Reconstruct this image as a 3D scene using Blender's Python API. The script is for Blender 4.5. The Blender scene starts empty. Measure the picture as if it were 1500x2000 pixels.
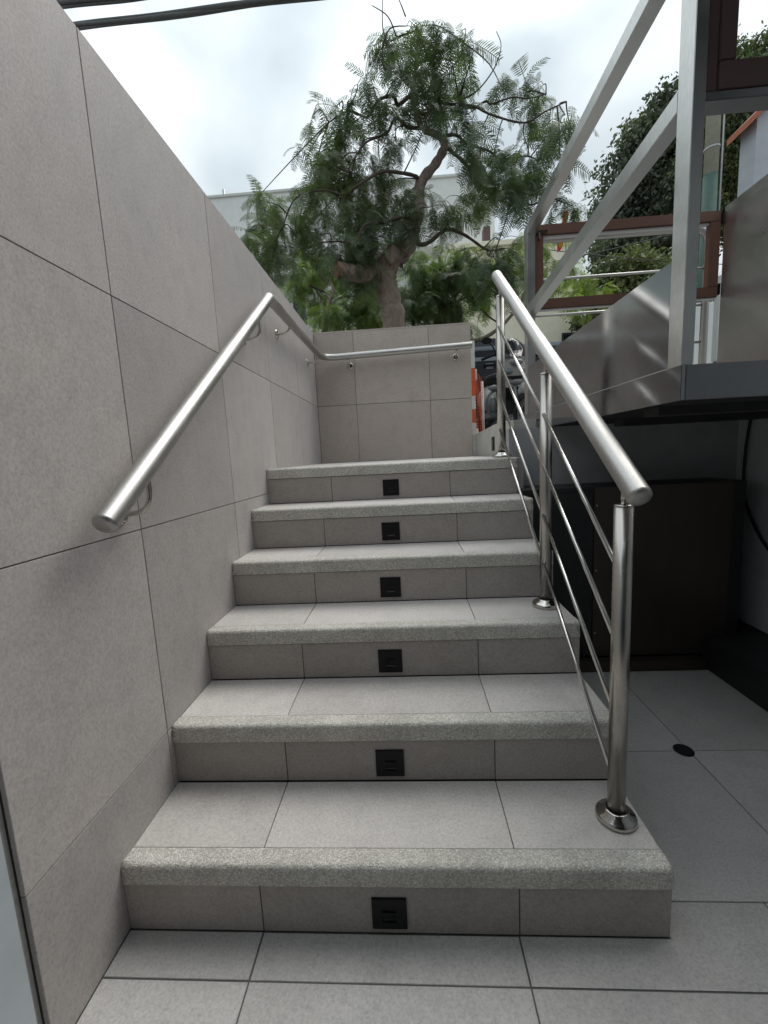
import bpy, bmesh, math, random
import numpy as np
from mathutils import Vector, Matrix
random.seed(7); RNG = np.random.default_rng(7)
S = bpy.context.scene; COL = S.collection
# ------------------------------------------------------------------ camera, sky, sun, exposure
CAM = Vector((0.71773, -0.83766, 1.10899))
RT = Vector((0.997385, 0.052145, -0.050035)); UP = Vector((0.042547, 0.135951, 0.989802)); FW = Vector((-0.058416, 0.989342, -0.133377))
FPX = 818.3
cd = bpy.data.cameras.new('camera'); co = bpy.data.objects.new('camera', cd); COL.objects.link(co)
m = Matrix((RT, UP, -FW)).transposed().to_4x4(); m.translation = CAM; co.matrix_world = m
cd.sensor_fit = 'HORIZONTAL'; cd.sensor_width = 36; cd.lens = FPX / 1500 * 36; cd.clip_start = .02; cd.clip_end = 900
S.camera = co
S.render.resolution_x, S.render.resolution_y = 768, 1024
S.view_settings.view_transform = 'Standard'; S.view_settings.look = 'None'
S.view_settings.exposure = 0.52; S.view_settings.gamma = 1
S.view_settings.use_curve_mapping = False

SUN_EL, SUN_AZ = 58.0, 38.0            # azimuth from +y towards +x
w = bpy.data.worlds.new('World'); S.world = w; w.use_nodes = True
nt = w.node_tree; nt.nodes.clear()
def N(nt, t, **k):
    n = nt.nodes.new(t)
    for a, b in k.items(): setattr(n, a, b)
    return n
sky = N(nt, 'ShaderNodeTexSky', sky_type='NISHITA', sun_disc=False)
sky.sun_elevation = math.radians(SUN_EL); sky.sun_rotation = math.radians(SUN_AZ)
sky.dust_density = 3; sky.air_density = 1.5
b1 = N(nt, 'ShaderNodeBackground'); b1.inputs[1].default_value = 0.10
nt.links.new(sky.outputs[0], b1.inputs[0])
tc = N(nt, 'ShaderNodeTexCoord'); mp = N(nt, 'ShaderNodeMapping'); mp.inputs['Scale'].default_value = (1.3, 1.0, 2.0); mp.inputs['Location'].default_value = (3.1, .4, 1.2); mp.inputs['Rotation'].default_value=(0,.5,0)
nt.links.new(tc.outputs['Generated'], mp.inputs[0])
n1 = N(nt, 'ShaderNodeTexNoise'); n1.inputs['Scale'].default_value = 2.5; n1.inputs['Detail'].default_value = 5; n1.inputs['Roughness'].default_value = .38; n1.inputs['Distortion'].default_value = .5
nt.links.new(mp.outputs[0], n1.inputs['Vector'])
cr = N(nt, 'ShaderNodeValToRGB'); e = cr.color_ramp.elements
e[0].position = .34; e[0].color = (.45, .52, .565, 1); e[1].position = .64; e[1].color = (.83, .90, .93, 1)
x = e.new(.5); x.color = (.64, .71, .75, 1)
nt.links.new(n1.outputs[0], cr.inputs[0])
b2 = N(nt, 'ShaderNodeBackground'); nt.links.new(cr.outputs[0], b2.inputs[0])
# overcast luminance: brighter towards the zenith (1 + 2 sin(elevation))
sx_ = N(nt, 'ShaderNodeSeparateXYZ'); nt.links.new(tc.outputs['Generated'], sx_.inputs[0])
mr = N(nt, 'ShaderNodeMapRange'); mr.inputs['From Min'].default_value = 0; mr.inputs['From Max'].default_value = 1
mr.inputs['To Min'].default_value = .33; mr.inputs['To Max'].default_value = 1.40; nt.links.new(sx_.outputs[2], mr.inputs['Value']); nt.links.new(mr.outputs[0], b2.inputs[1])
mx = N(nt, 'ShaderNodeMixShader'); mx.inputs[0].default_value = .96
ow = N(nt, 'ShaderNodeOutputWorld')
nt.links.new(b1.outputs[0], mx.inputs[1]); nt.links.new(b2.outputs[0], mx.inputs[2]); nt.links.new(mx.outputs[0], ow.inputs[0])
sd = bpy.data.lights.new('sun', 'SUN'); so = bpy.data.objects.new('sun', sd); COL.objects.link(so)
sd.energy = 1.5; sd.angle = math.radians(38); sd.color = (1, .97, .93)
az, el = math.radians(SUN_AZ), math.radians(SUN_EL)
so.rotation_euler = Vector((math.sin(az)*math.cos(el), math.cos(az)*math.cos(el), math.sin(el))).to_track_quat('Z', 'Y').to_euler()

# ------------------------------------------------------------------ helpers
def at(px, py, y):
    """world point seen at a place of the photograph, at world depth y"""
    v = FW + RT*((px-750)/FPX) - UP*((py-1000)/FPX)
    return CAM + v*((y-CAM.y)/v.y)
def tag(o, label=None, cat=None, group=None, kind=None):
    if label: o['label'] = label
    if cat: o['category'] = cat
    if group: o['group'] = group
    if kind: o['kind'] = kind
    return o
def empty(name, loc=(0,0,0), parent=None):
    o = bpy.data.objects.new(name, None); COL.objects.link(o); o.location = loc; o.empty_display_size = .1
    if parent: o.parent = parent
    return o
def link(name, me, parent=None, loc=(0,0,0)):
    o = bpy.data.objects.new(name, me); COL.objects.link(o); o.location = loc
    if parent: o.parent = parent
    return o
class MB:
    """collects shapes into one mesh; coordinates are relative to self.o"""
    def __init__(s, o=(0,0,0)): s.bm = bmesh.new(); s.o = Vector(o); s.mi = 0
    def box(s, a, b, bev=0):
        a = Vector(a)-s.o; b = Vector(b)-s.o
        r = bmesh.ops.create_cube(s.bm, size=1); vs = r['verts']
        for v in vs: v.co = Vector(((a[i]+b[i])/2 + v.co[i]*(b[i]-a[i]) for i in range(3)))
        fs = set(f for v in vs for f in v.link_faces)
        for f in fs: f.material_index = s.mi
        if bev: bmesh.ops.bevel(s.bm, geom=list(set(e for v in vs for e in v.link_edges)), offset=bev, segments=2, affect='EDGES')
        return s
    def tube(s, pts, r, n=12, cap=True):
        pts = [Vector(p)-s.o for p in pts]; rs = r if isinstance(r, (list, tuple)) else [r]*len(pts)
        rings = []; prev = None
        for i, p in enumerate(pts):
            t = ((pts[min(i+1, len(pts)-1)]-p).normalized() + (p-pts[max(i-1, 0)]).normalized())
            t = t.normalized() if t.length > 1e-6 else Vector((0,0,1))
            if prev is None:
                a = t.orthogonal().normalized()
            else:
                a = (prev - t*prev.dot(t)); a = a.normalized() if a.length > 1e-6 else t.orthogonal().normalized()
            prev = a; b = t.cross(a)
            rings.append([s.bm.verts.new(p + (a*math.cos(k*math.tau/n) + b*math.sin(k*math.tau/n))*rs[i]) for k in range(n)])
        for i in range(len(rings)-1):
            for k in range(n):
                f = s.bm.faces.new((rings[i][k], rings[i][(k+1)%n], rings[i+1][(k+1)%n], rings[i+1][k])); f.smooth = True; f.material_index = s.mi
        if cap:
            for rg, fl in ((rings[0], True), (rings[-1], False)):
                f = s.bm.faces.new(rg[::-1] if fl else rg); f.material_index = s.mi
        return s
    def lathe(s, prof, c, axis=(0,0,1), n=24):
        ax = Vector(axis).normalized(); a = ax.orthogonal().normalized(); b = ax.cross(a); c = Vector(c)-s.o
        rings = [[s.bm.verts.new(c + ax*z + (a*math.cos(k*math.tau/n)+b*math.sin(k*math.tau/n))*max(r, 1e-4)) for k in range(n)] for r, z in prof]
        for i in range(len(rings)-1):
            for k in range(n):
                f = s.bm.faces.new((rings[i][k], rings[i][(k+1)%n], rings[i+1][(k+1)%n], rings[i+1][k])); f.smooth = True; f.material_index = s.mi
        return s
    def poly(s, pts, ext):
        """prism: polygon pts pushed along ext"""
        ext = Vector(ext); a = [s.bm.verts.new(Vector(p)-s.o) for p in pts]; b = [s.bm.verts.new(Vector(p)-s.o+ext) for p in pts]; n = len(a)
        fs = [s.bm.faces.new(a), s.bm.faces.new(b[::-1])] + [s.bm.faces.new((a[i], b[i], b[(i+1)%n], a[(i+1)%n])) for i in range(n)]
        for f in fs: f.material_index = s.mi
        return s
    def ball(s, c, r, sc=(1,1,1), seg=14):
        q = bmesh.ops.create_uvsphere(s.bm, u_segments=seg, v_segments=max(6, seg//2), radius=r)
        for v in q['verts']: v.co = Vector((v.co[i]*sc[i] + c[i]-s.o[i] for i in range(3)))
        for f in set(f for v in q['verts'] for f in v.link_faces): f.smooth = True; f.material_index = s.mi
        return s
    def build(s, name, mats, parent=None, fix=True):
        if fix: bmesh.ops.recalc_face_normals(s.bm, faces=s.bm.faces)
        me = bpy.data.meshes.new(name); s.bm.to_mesh(me); s.bm.free()
        for mt in (mats if isinstance(mats, (list, tuple)) else [mats]): me.materials.append(mt)
        loc = s.o
        o = link(name, me, parent, loc - (parent_loc(parent)))
        return o
def parent_loc(p):
    v = Vector((0,0,0))
    while p: v += p.location; p = p.parent
    return v
def smoothpath(pts, n=6):
    P = [Vector(p) for p in pts]; out = []
    for i in range(len(P)-1):
        p0, p1, p2, p3 = P[max(i-1,0)], P[i], P[i+1], P[min(i+2, len(P)-1)]
        for k in range(n):
            t = k/n
            out.append(.5*((2*p1)+(p2-p0)*t+(2*p0-5*p1+4*p2-p3)*t*t+(3*p1-p0-3*p2+p3)*t**3))
    out.append(P[-1]); return out
def bend(a, b, c, r, n=7):
    """corner at b rounded with radius r: list of points"""
    a, b, c = Vector(a), Vector(b), Vector(c); u = (a-b).normalized(); v = (c-b).normalized()
    ang = u.angle(v); t = r/math.tan(ang/2); p, q = b+u*t, b+v*t
    return [((1-k/n)**2)*p + 2*(k/n)*(1-k/n)*b + ((k/n)**2)*q for k in range(n+1)]

# ------------------------------------------------------------------ materials
def mat(name):
    mt = bpy.data.materials.new(name); mt.use_nodes = True; t = mt.node_tree; b = t.nodes['Principled BSDF']; return mt, t, b
def noise(t, vec, scale, detail=4, rough=.5, dist=0):
    n = N(t, 'ShaderNodeTexNoise'); n.inputs['Scale'].default_value = scale; n.inputs['Detail'].default_value = detail
    n.inputs['Roughness'].default_value = rough; n.inputs['Distortion'].default_value = dist; t.links.new(vec, n.inputs['Vector']); return n.outputs[0]
def ramp(t, v, stops):
    r = N(t, 'ShaderNodeValToRGB'); el = r.color_ramp.elements
    while len(el) < len(stops): el.new(.5)
    for e_, (p, c) in zip(el, stops): e_.position = p; e_.color = (*c, 1) if len(c) == 3 else c
    t.links.new(v, r.inputs[0]); return r.outputs[0]
def mixc(t, f, a, b, mode='MIX'):
    n = N(t, 'ShaderNodeMix', data_type='RGBA', blend_type=mode)
    for s_, v in ((0, f), (6, a), (7, b)):
        if isinstance(v, (int, float)): n.inputs[s_].default_value = v
        elif isinstance(v, tuple): n.inputs[s_].default_value = (*v, 1)
        else: t.links.new(v, n.inputs[s_])
    return n.outputs[2]
def bump(t, b, h, st, dist=.001):
    n = N(t, 'ShaderNodeBump'); n.inputs['Strength'].default_value = st; n.inputs['Distance'].default_value = dist
    t.links.new(h, n.inputs['Height']); t.links.new(n.outputs[0], b.inputs['Normal'])
def coords(t, scale=(1,1,1), rand=True):
    g = N(t, 'ShaderNodeNewGeometry'); src = g.outputs['Position']
    if rand:
        oi = N(t, 'ShaderNodeObjectInfo'); mu = N(t, 'ShaderNodeMath', operation='MULTIPLY'); mu.inputs[1].default_value = 31
        t.links.new(oi.outputs['Random'], mu.inputs[0])
        ad = N(t, 'ShaderNodeVectorMath', operation='ADD'); t.links.new(src, ad.inputs[0]); t.links.new(mu.outputs[0], ad.inputs[1]); src = ad.outputs[0]
    mp = N(t, 'ShaderNodeMapping'); mp.inputs['Scale'].default_value = scale; t.links.new(src, mp.inputs[0]); return mp.outputs[0]

def tile_mat(name, c, warm, scale=(1,1,1), rough=.55):
    mt, t, b = mat(name); v = coords(t, scale)
    big = noise(t, v, 2.2, 6, .6, .4); mid = noise(t, v, 14, 6, .7); fine = noise(t, v, 150, 4, .75)
    base = mixc(t, ramp(t, big, [(.3, (0,0,0)), (.72, (1,1,1))]), c, warm)
    k1 = ramp(t, mid, [(.25, (.88,.88,.88)), (.5, (1,1,1)), (.8, (1.07,1.07,1.07))])
    base = mixc(t, 1., base, k1, 'MULTIPLY')
    k2 = ramp(t, fine, [(.3, (.76,.76,.76)), (.5, (1,1,1)), (.72, (1.18,1.18,1.17))])
    base = mixc(t, 1., base, k2, 'MULTIPLY')
    # thin brownish-grey scuffs
    sc = noise(t, v, 5, 8, .75, 1.2)
    base = mixc(t, ramp(t, sc, [(.60, (0,0,0)), (.75, (.2,.2,.2))]), base, (c[0]*.72, c[1]*.69, c[2]*.66))
    oi = N(t, 'ShaderNodeObjectInfo')
    base = mixc(t, 1., base, ramp(t, oi.outputs['Random'], [(0, (.91,.905,.90)), (1, (1.06,1.055,1.05))]), 'MULTIPLY')
    t.links.new(base, b.inputs['Base Color']); b.inputs['Roughness'].default_value = rough
    b.inputs['Specular IOR Level'].default_value = .35
    bump(t, b, mid, .35, .0015)
    return mt
M = {}
M['wall_tile'] = tile_mat('wall_tile', (.48,.452,.44), (.54,.492,.468), (1,1.15,.9))
M['back_tile'] = tile_mat('back_tile', (.46,.395,.355), (.50,.435,.39))
M['riser_tile_shaded'] = tile_mat('riser_tile_shaded', (.385,.352,.328), (.425,.39,.362))  # same tile as the treads, riser shade put into this darker colour
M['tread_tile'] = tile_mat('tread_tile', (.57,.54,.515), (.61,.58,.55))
M['floor_tile'] = tile_mat('floor_tile', (.45,.437,.425), (.50,.487,.47), rough=.5)
def simple(name, c, rough=.6, metal=0, var=.12, sc=30, bs=.2, bd=.002, spec=.5, scale=(1,1,1), coat=0):
    mt, t, b = mat(name); v = coords(t, scale, rand=False); n = noise(t, v, sc, 5, .6); n2 = noise(t, v, sc*.12, 4, .6)
    col = mixc(t, 1., c, ramp(t, n, [(.25, (1-var,)*3), (.75, (1+var,)*3)]), 'MULTIPLY')
    col = mixc(t, 1., col, ramp(t, n2, [(.3, (1-var,)*3), (.7, (1+var*.7,)*3)]), 'MULTIPLY')
    t.links.new(col, b.inputs['Base Color']); b.inputs['Roughness'].default_value = rough; b.inputs['Metallic'].default_value = metal
    b.inputs['Specular IOR Level'].default_value = spec; b.inputs['Coat Weight'].default_value = coat
    if bs: bump(t, b, n, bs, bd)
    return mt
M['grout'] = simple('grout', (.07,.066,.062), .9, sc=200)
M['floor_grout'] = simple('floor_grout', (.12,.117,.112), .9, sc=200)
M['concrete'] = simple('concrete', (.36,.35,.33), .85, sc=60, var=.16)
M['pale_concrete'] = simple('pale_concrete', (.50,.49,.45), .85, sc=50, var=.15, bs=.5)
M['plaster'] = simple('plaster', (.55,.60,.63), .6, sc=9, var=.08, bs=.1)
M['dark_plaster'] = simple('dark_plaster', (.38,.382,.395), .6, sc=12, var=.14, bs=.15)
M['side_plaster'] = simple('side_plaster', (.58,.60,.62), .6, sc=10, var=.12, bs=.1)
M['black_paint'] = simple('black_paint', (.02,.02,.021), .5, var=.2)
M['black_plastic'] = simple('black_plastic', (.007,.007,.008), .5, var=.1, sc=300, spec=.25)
M['dark_metal'] = simple('dark_metal', (.085,.07,.06), .4, metal=.6, var=.12, sc=4, bs=.02, scale=(3,3,.6))
M['dark_cladding'] = simple('dark_cladding', (.07,.07,.072), .5)
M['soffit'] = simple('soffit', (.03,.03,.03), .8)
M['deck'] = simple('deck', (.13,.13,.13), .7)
# exposed aggregate nosing
mt, t, b = mat('aggregate'); v = coords(t, rand=False)
vo = N(t, 'ShaderNodeTexVoronoi'); vo.inputs['Scale'].default_value = 340; t.links.new(v, vo.inputs['Vector'])
vo.inputs['Randomness'].default_value = 1
sp = N(t, 'ShaderNodeSeparateColor'); t.links.new(vo.outputs['Color'], sp.inputs[0])
c1 = ramp(t, sp.outputs[0], [(0, (.40,.375,.335)), (.25, (.56,.535,.49)), (.6, (.68,.66,.615)), (.85, (.82,.805,.765)), (1, (.92,.915,.895))])
c1 = mixc(t, ramp(t, vo.outputs['Distance'], [(.35, (0,0,0)), (.75, (.6,.6,.6))]), c1, (.46,.425,.375))
c1 = mixc(t, 1., c1, ramp(t, noise(t, v, 7, 5, .6), [(.3, (.84,.84,.82)), (.7, (1.1,1.1,1.08))]), 'MULTIPLY')
t.links.new(c1, b.inputs['Base Color']); b.inputs['Roughness'].default_value = .5
iv = N(t, 'ShaderNodeMath', operation='SUBTRACT'); iv.inputs[0].default_value = 1; t.links.new(vo.outputs['Distance'], iv.inputs[1])
bump(t, b, iv.outputs[0], .7, .0025); M['aggregate'] = mt
def steel(name, c, rough, scale, bs=.08, wav=0., patch=0):
    mt, t, b = mat(name); v = coords(t, scale, rand=False); n = noise(t, v, 60, 4, .6)
    v2 = coords(t, (1,1,1), rand=False); n2 = noise(t, v2, 2.6, 5, .6, 1.0)
    col = mixc(t, 1., c, ramp(t, n, [(.25, (.88,)*3), (.75, (1.08,)*3)]), 'MULTIPLY')
    if patch: col = mixc(t, 1., col, ramp(t, n2, [(.3, (1-patch,)*3), (.7, (1+patch*.6,)*3)]), 'MULTIPLY')
    t.links.new(col, b.inputs['Base Color']); b.inputs['Metallic'].default_value = 1
    rr = ramp(t, n2, [(.3, (rough*.75,)*3), (.7, (rough*1.3,)*3)]); t.links.new(rr, b.inputs['Roughness'])
    h = n
    if wav:
        n3 = noise(t, v2, 1.7, 2, .4, .6); mm = N(t, 'ShaderNodeMath', operation='MULTIPLY_ADD'); mm.inputs[1].default_value = wav
        t.links.new(n3, mm.inputs[0]); t.links.new(n, mm.inputs[2]); h = mm.outputs[0]
    bump(t, b, h, bs, .001); return mt
M['rail_steel'] = steel('rail_steel', (.50,.485,.46), .42, (3,3,3), .06, patch=.08)
M['post_steel'] = steel('post_steel', (.52,.49,.45), .27, (20,20,.5), .06, patch=.12)
M['bar_steel'] = steel('bar_steel', (.68,.66,.62), .20, (8,8,8), .03)
M['flange_steel'] = steel('flange_steel', (.58,.55,.51), .13, (4,4,4), .02)
M['panel_steel'] = steel('panel_steel', (.40,.415,.425), .10, (14,.5,14), .05, wav=34., patch=.22)
M['right_panel_steel'] = steel('right_panel_steel', (.60,.58,.56), .32, (14,.5,14), .04, wav=8., patch=.12)
M['box_steel'] = steel('box_steel', (.70,.70,.68), .33, (20,2,.6), .06, patch=.12)
M['dark_steel'] = steel('dark_steel', (.34,.34,.345), .35, (1,20,20), .06, patch=.15)
M['brown'] = simple('brown', (.165,.082,.058), .42, metal=.25, var=.10, sc=12, bs=.03)
M['dark_brown'] = simple('dark_brown', (.11,.072,.062), .42, metal=.25, var=.10, sc=12, bs=.03)
M['white_paint'] = simple('white_paint', (.72,.73,.72), .8, var=.06, sc=4, bs=.2)
M['grey_paint'] = simple('grey_paint', (.60,.62,.60), .8, var=.06, sc=4, bs=.2)
M['cream_paint'] = simple('cream_paint', (.82,.78,.62), .85, var=.06, sc=5, bs=.3, bd=.01)
M['bluish_wall'] = simple('bluish_wall', (.46,.48,.52), .8, var=.08, sc=8, bs=.4, bd=.01)
M['red_clay'] = simple('red_clay', (.42,.13,.07), .7, var=.15, sc=12)
M['glass_dark'] = simple('glass_dark', (.03,.035,.045), .12, var=.05, bs=0)
M['glass_blue'] = simple('glass_blue', (.16,.20,.22), .15, var=.05, bs=0)
M['frame_dark'] = simple('frame_dark', (.04,.04,.045), .5)
M['asphalt'] = simple('asphalt', (.05,.05,.05), .9, sc=40)
M['pavement'] = simple('pavement', (.26,.255,.24), .9, sc=20)
M['soil'] = simple('soil', (.08,.06,.045), .95, sc=20)
M['truck_paint'] = simple('truck_paint', (.035,.045,.055), .22, var=.05, bs=0, coat=.6)
M['truck_trim'] = simple('truck_trim', (.30,.34,.38), .3, var=.05, bs=0)
M['rubber'] = simple('rubber', (.018,.018,.018), .8)
M['scooter_white'] = simple('scooter_white', (.52,.51,.48), .3, var=.05, bs=0, coat=.5)
M['scooter_grey'] = simple('scooter_grey', (.17,.175,.18), .35, var=.1, bs=0)
M['orange'] = simple('orange', (.75,.13,.04), .6, var=.15, sc=20, bs=0)
M['offwhite'] = simple('offwhite', (.72,.68,.62), .6, var=.15, sc=20, bs=0)
M['red_cloth'] = simple('red_cloth', (.62,.02,.02), .8, var=.2)
M['pole_cream'] = simple('pole_cream', (.42,.42,.33), .85, var=.15, sc=8)
M['pole_green'] = simple('pole_green', (.05,.10,.08), .8, var=.15, sc=8)
M['cable'] = simple('cable', (.10,.105,.105), .7, sc=60)
# bark
mt, t, b = mat('bark'); v = coords(t, (1,1,.45), rand=False)
n = noise(t, v, 16, 8, .65, 1.5); col = ramp(t, n, [(.25, (.13,.095,.078)), (.45, (.23,.175,.145)), (.62, (.31,.245,.205)), (.8, (.38,.32,.28))])
t.links.new(col, b.inputs['Base Color']); b.inputs['Roughness'].default_value = .9; bump(t, b, n, .7, .015); M['bark'] = mt
M['twig'] = simple('twig', (.075,.06,.045), .9, bs=0)
M['cut_wood'] = simple('cut_wood', (.33,.20,.14), .9, sc=25, var=.3, bs=.8, bd=.02)
def leaf(name, ca, cb, cc, tr=.35, sc=1.2):
    mt = bpy.data.materials.new(name); mt.use_nodes = True; t = mt.node_tree; t.nodes.clear()
    v = coords(t, rand=False); n = noise(t, v, sc, 3, .6); n2 = noise(t, v, sc*14, 2, .5)
    col = ramp(t, n, [(.32, ca), (.5, cb), (.68, cc)])
    col = mixc(t, 1., col, ramp(t, n2, [(.3, (.65,)*3), (.7, (1.35,)*3)]), 'MULTIPLY')
    pb = N(t, 'ShaderNodeBsdfPrincipled'); pb.inputs['Roughness'].default_value = .5; pb.inputs['Specular IOR Level'].default_value = .4; t.links.new(col, pb.inputs['Base Color'])
    tl = N(t, 'ShaderNodeBsdfTranslucent'); t.links.new(mixc(t, 1., col, (1.3,1.5,.7), 'MULTIPLY'), tl.inputs[0])
    ms = N(t, 'ShaderNodeMixShader'); ms.inputs[0].default_value = tr; t.links.new(pb.outputs[0], ms.inputs[1]); t.links.new(tl.outputs[0], ms.inputs[2])
    o = N(t, 'ShaderNodeOutputMaterial'); t.links.new(ms.outputs[0], o.inputs[0]); return mt
M['fern'] = leaf('fern', (.05,.072,.045), (.078,.108,.058), (.14,.18,.075), .30)
M['fern_bright'] = leaf('fern_bright', (.09,.14,.045), (.16,.21,.06), (.27,.33,.09), .4, .9)
M['fern_mid'] = leaf('fern_mid', (.06,.095,.045), (.10,.145,.055), (.20,.26,.08), .35, 1.1)
M['ficus'] = leaf('ficus', (.06,.085,.045), (.11,.135,.06), (.19,.21,.09), .2, .5)
M['ficus_dark'] = leaf('ficus_dark', (.055,.07,.055), (.08,.10,.07), (.12,.145,.085), .15, .5)

# ------------------------------------------------------------------ main dimensions (metres)
H, D, W = .17791, .256, 1.2655       # riser, tread, stair width
YB, ZW = 2.711, 2.128                # back wall plane, wall top
ZL = 6*H                             # landing
ZS = 1.25                            # street pavement
XJ = (.332, .932)                    # tile joints on the stairs
def tiles(parent, mtl, axis, plane, us, vs, thick, gap=.0025, name='tile', skip=None):
    """grid of separate tiles; axis = normal axis (0,1,2), face at plane, body thick behind it (sign included)"""
    ax = [i for i in range(3) if i != axis]
    for i in range(len(us)-1):
        for j in range(len(vs)-1):
            if skip and skip(us[i], us[i+1], vs[j], vs[j+1]): continue
            a = [0]*3; b_ = [0]*3
            a[ax[0]], b_[ax[0]] = us[i]+gap/2, us[i+1]-gap/2
            a[ax[1]], b_[ax[1]] = vs[j]+gap/2, vs[j+1]-gap/2
            jit = random.uniform(-.0004, .0004)
            a[axis], b_[axis] = sorted((plane+jit, plane+thick))
            c = [(p+q)/2 for p, q in zip(a, b_)]
            MB(c).box(a, b_, .0008).build(name, mtl, parent)

# ------------------------------------------------------------------ the setting
g = MB()
Z0 = ZS-.06
for (x0, y0, x1, y1) in ((-300,-300,-.2,400), (2.6,-300,300,400), (-.2,2.9,2.6,400), (-.2,-300,2.6,-6)):
    vs = [g.bm.verts.new((x, y, Z0)) for x, y in ((x0,y0),(x1,y0),(x1,y1),(x0,y1))]; g.bm.faces.new(vs)
tag(g.build('ground', M['pavement']), kind='structure')
g = MB(); g.box((1.42, 1.53, Z0-.3), (2.9, 2.9, ZS)); g.box((-40, 2.9, Z0-.2), (40, 4.75, ZS-.002)); g.box((-40, 4.75, Z0-.2), (40, 4.88, ZS+.01), .01)
tag(g.build('pavement', M['pavement']), kind='structure')
g = MB(); g.box((-40, 4.885, Z0-.1), (40, 10.8, ZS-.04)); tag(g.build('road', M['asphalt']), kind='structure')
g = MB(); g.box((-40, 10.81, Z0-.2), (40, 12.4, ZS+.08)); tag(g.build('far_pavement', M['pavement']), kind='structure')

fl = MB(); fl.box((-.25, -6, -.2), (2.6, 1.5, -.0022)); floor = tag(fl.build('floor', M['floor_grout']), kind='structure')
xs = [-.27+.001, .331, .93, 1.529, 2.128, 2.6]; xs[0] = .0
ys = [-2.5, -1.895, -1.295, -.695, -.095]
tiles(floor, M['floor_tile'], 2, 0, xs, ys, -.01, .0038)
tiles(floor, M['floor_tile'], 2, 0, [0, .331, .93], [-.0958, .0], -.01, .0044)
tiles(floor, M['floor_tile'], 2, 0, [1.529, 2.128, 2.6], [-.0958, .079], -.01, .0040)
k = MB((1.23, -.04, -.005)); k.poly([(.9322, -.0936, -.01), (1.527, -.0936, -.01), (1.527, .077, -.01), (W+.002, .077, -.01), (W+.002, -.0022, -.01), (.9322, -.0022, -.01)], (0, 0, .01)); k.build('tile', M['floor_tile'], floor)
tiles(floor, M['floor_tile'], 2, 0, [W+.001, 1.69, 2.29, 2.6], [.079, .598, 1.198, 1.48], -.01, .0026)

# ------------------------------------------------------------------ staircase
stairs = tag(empty('staircase'), 'six step staircase clad in grey porcelain tiles with speckled aggregate nosings', 'stairs')
for i in range(6):
    y0, z0, z1 = i*D, i*H, (i+1)*H
    yend = 7*D if i < 5 else YB+.15
    core = MB((0, y0, z0)); core.box((0, y0+.0105, 0), (W-.002, (i+1)*D+.0105 if i < 5 else YB+.2, z1-.0105))
    st = core.build('step', M['grout'], stairs)
    ny = y0+.045
    # riser tiles
    tiles(st, M['riser_tile_shaded'], 1, y0, [0, XJ[0], XJ[1], W], [z0+.001, z1-.0505], .01, .0022)
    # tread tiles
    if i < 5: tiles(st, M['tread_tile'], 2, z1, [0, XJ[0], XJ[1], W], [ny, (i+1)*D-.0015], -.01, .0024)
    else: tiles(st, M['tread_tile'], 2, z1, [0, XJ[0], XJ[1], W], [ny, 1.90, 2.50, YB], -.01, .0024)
    # nosing: rounded strip, slightly uneven lip
    ns = MB((0, y0, z1)); nx = 90; zf = z1-.0495
    prof0 = [(ny-.001, z1+.001)]
    for k in range(5):
        a = k/4*math.pi/2; prof0.append((y0+.009-.0125*math.sin(a), z1-.0105+.0125*math.cos(a)))
    prof0 += [(y0-.0035, zf+.018), (y0-.0035, zf), (y0+.012, zf), (ny-.001, z1-.011)]
    rows = []
    for q in range(nx+1):
        xx = .001+(W-.002)*q/nx; j = [random.uniform(-.0007, .0007) for _ in prof0]
        rows.append([ns.bm.verts.new(Vector((xx, p[0]+(j[n] if 0 < n < 8 else 0), p[1]+(j[n]*.8 if 0 < n < 6 else 0)))-ns.o) for n, p in enumerate(prof0)])
    L = len(prof0)
    for q in range(nx):
        for n in range(L):
            f = ns.bm.faces.new((rows[q][n], rows[q+1][n], rows[q+1][(n+1)%L], rows[q][(n+1)%L])); f.smooth = n not in (0, 6, 7, 8, 9)
    ns.bm.faces.new(rows[0]); ns.bm.faces.new(rows[-1][::-1])
    ns.build('nosing', M['aggregate'], st)
    # side cladding
    sx = MB((W, y0, z0)); sx.box((W-.0018, y0+.001, 0), (W-.0003, (i+1)*D if i < 5 else 1.49, z1-.004)); sx.build('side_panel', M['back_tile'], st)

# recessed step lights
words = ['lowest', 'second', 'third', 'fourth', 'fifth', 'topmost']
for i in range(6):
    cx, cz, s_ = .634, i*H+.0575, .0405
    y = i*D-.0005
    L_ = empty('step_light', (cx, y, cz)); tag(L_, 'square black recessed step light in the %s riser %s' % (words[i], 'from the floor' if i < 5 else 'just below the landing'), 'step light', 'black step lights in the risers')
    p = MB((cx, y, cz)); t_ = .0045; wx, za, zb = .0165, -.022, .004
    p.box((cx-s_, y-t_, cz+zb), (cx+s_, y+.002, cz+s_), .001); p.box((cx-s_, y-t_, cz-s_), (cx+s_, y+.002, cz+za), .001)
    p.box((cx-s_, y-t_+.0002, cz+za-.001), (cx-wx, y+.002, cz+zb+.001)); p.box((cx+wx, y-t_+.0002, cz+za-.001), (cx+s_, y+.002, cz+zb+.001))
    p.build('faceplate', M['black_plastic'], L_)
    p = MB((cx, y, cz)); p.poly([(cx-wx, y+.0015, cz+za), (cx-wx, y+.0015, cz+zb), (cx-wx, y-t_-.003, cz+zb+.004), (cx-wx, y-t_-.003, cz+zb)], (2*wx, 0, 0)); p.build('hood', M['black_plastic'], L_)
    p = MB((cx, y, cz)); p.box((cx-wx+.001, y-.0005, cz+za+.001), (cx+wx-.001, y+.001, cz+zb-.005)); p.build('lens', M['glass_dark'], L_)

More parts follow.
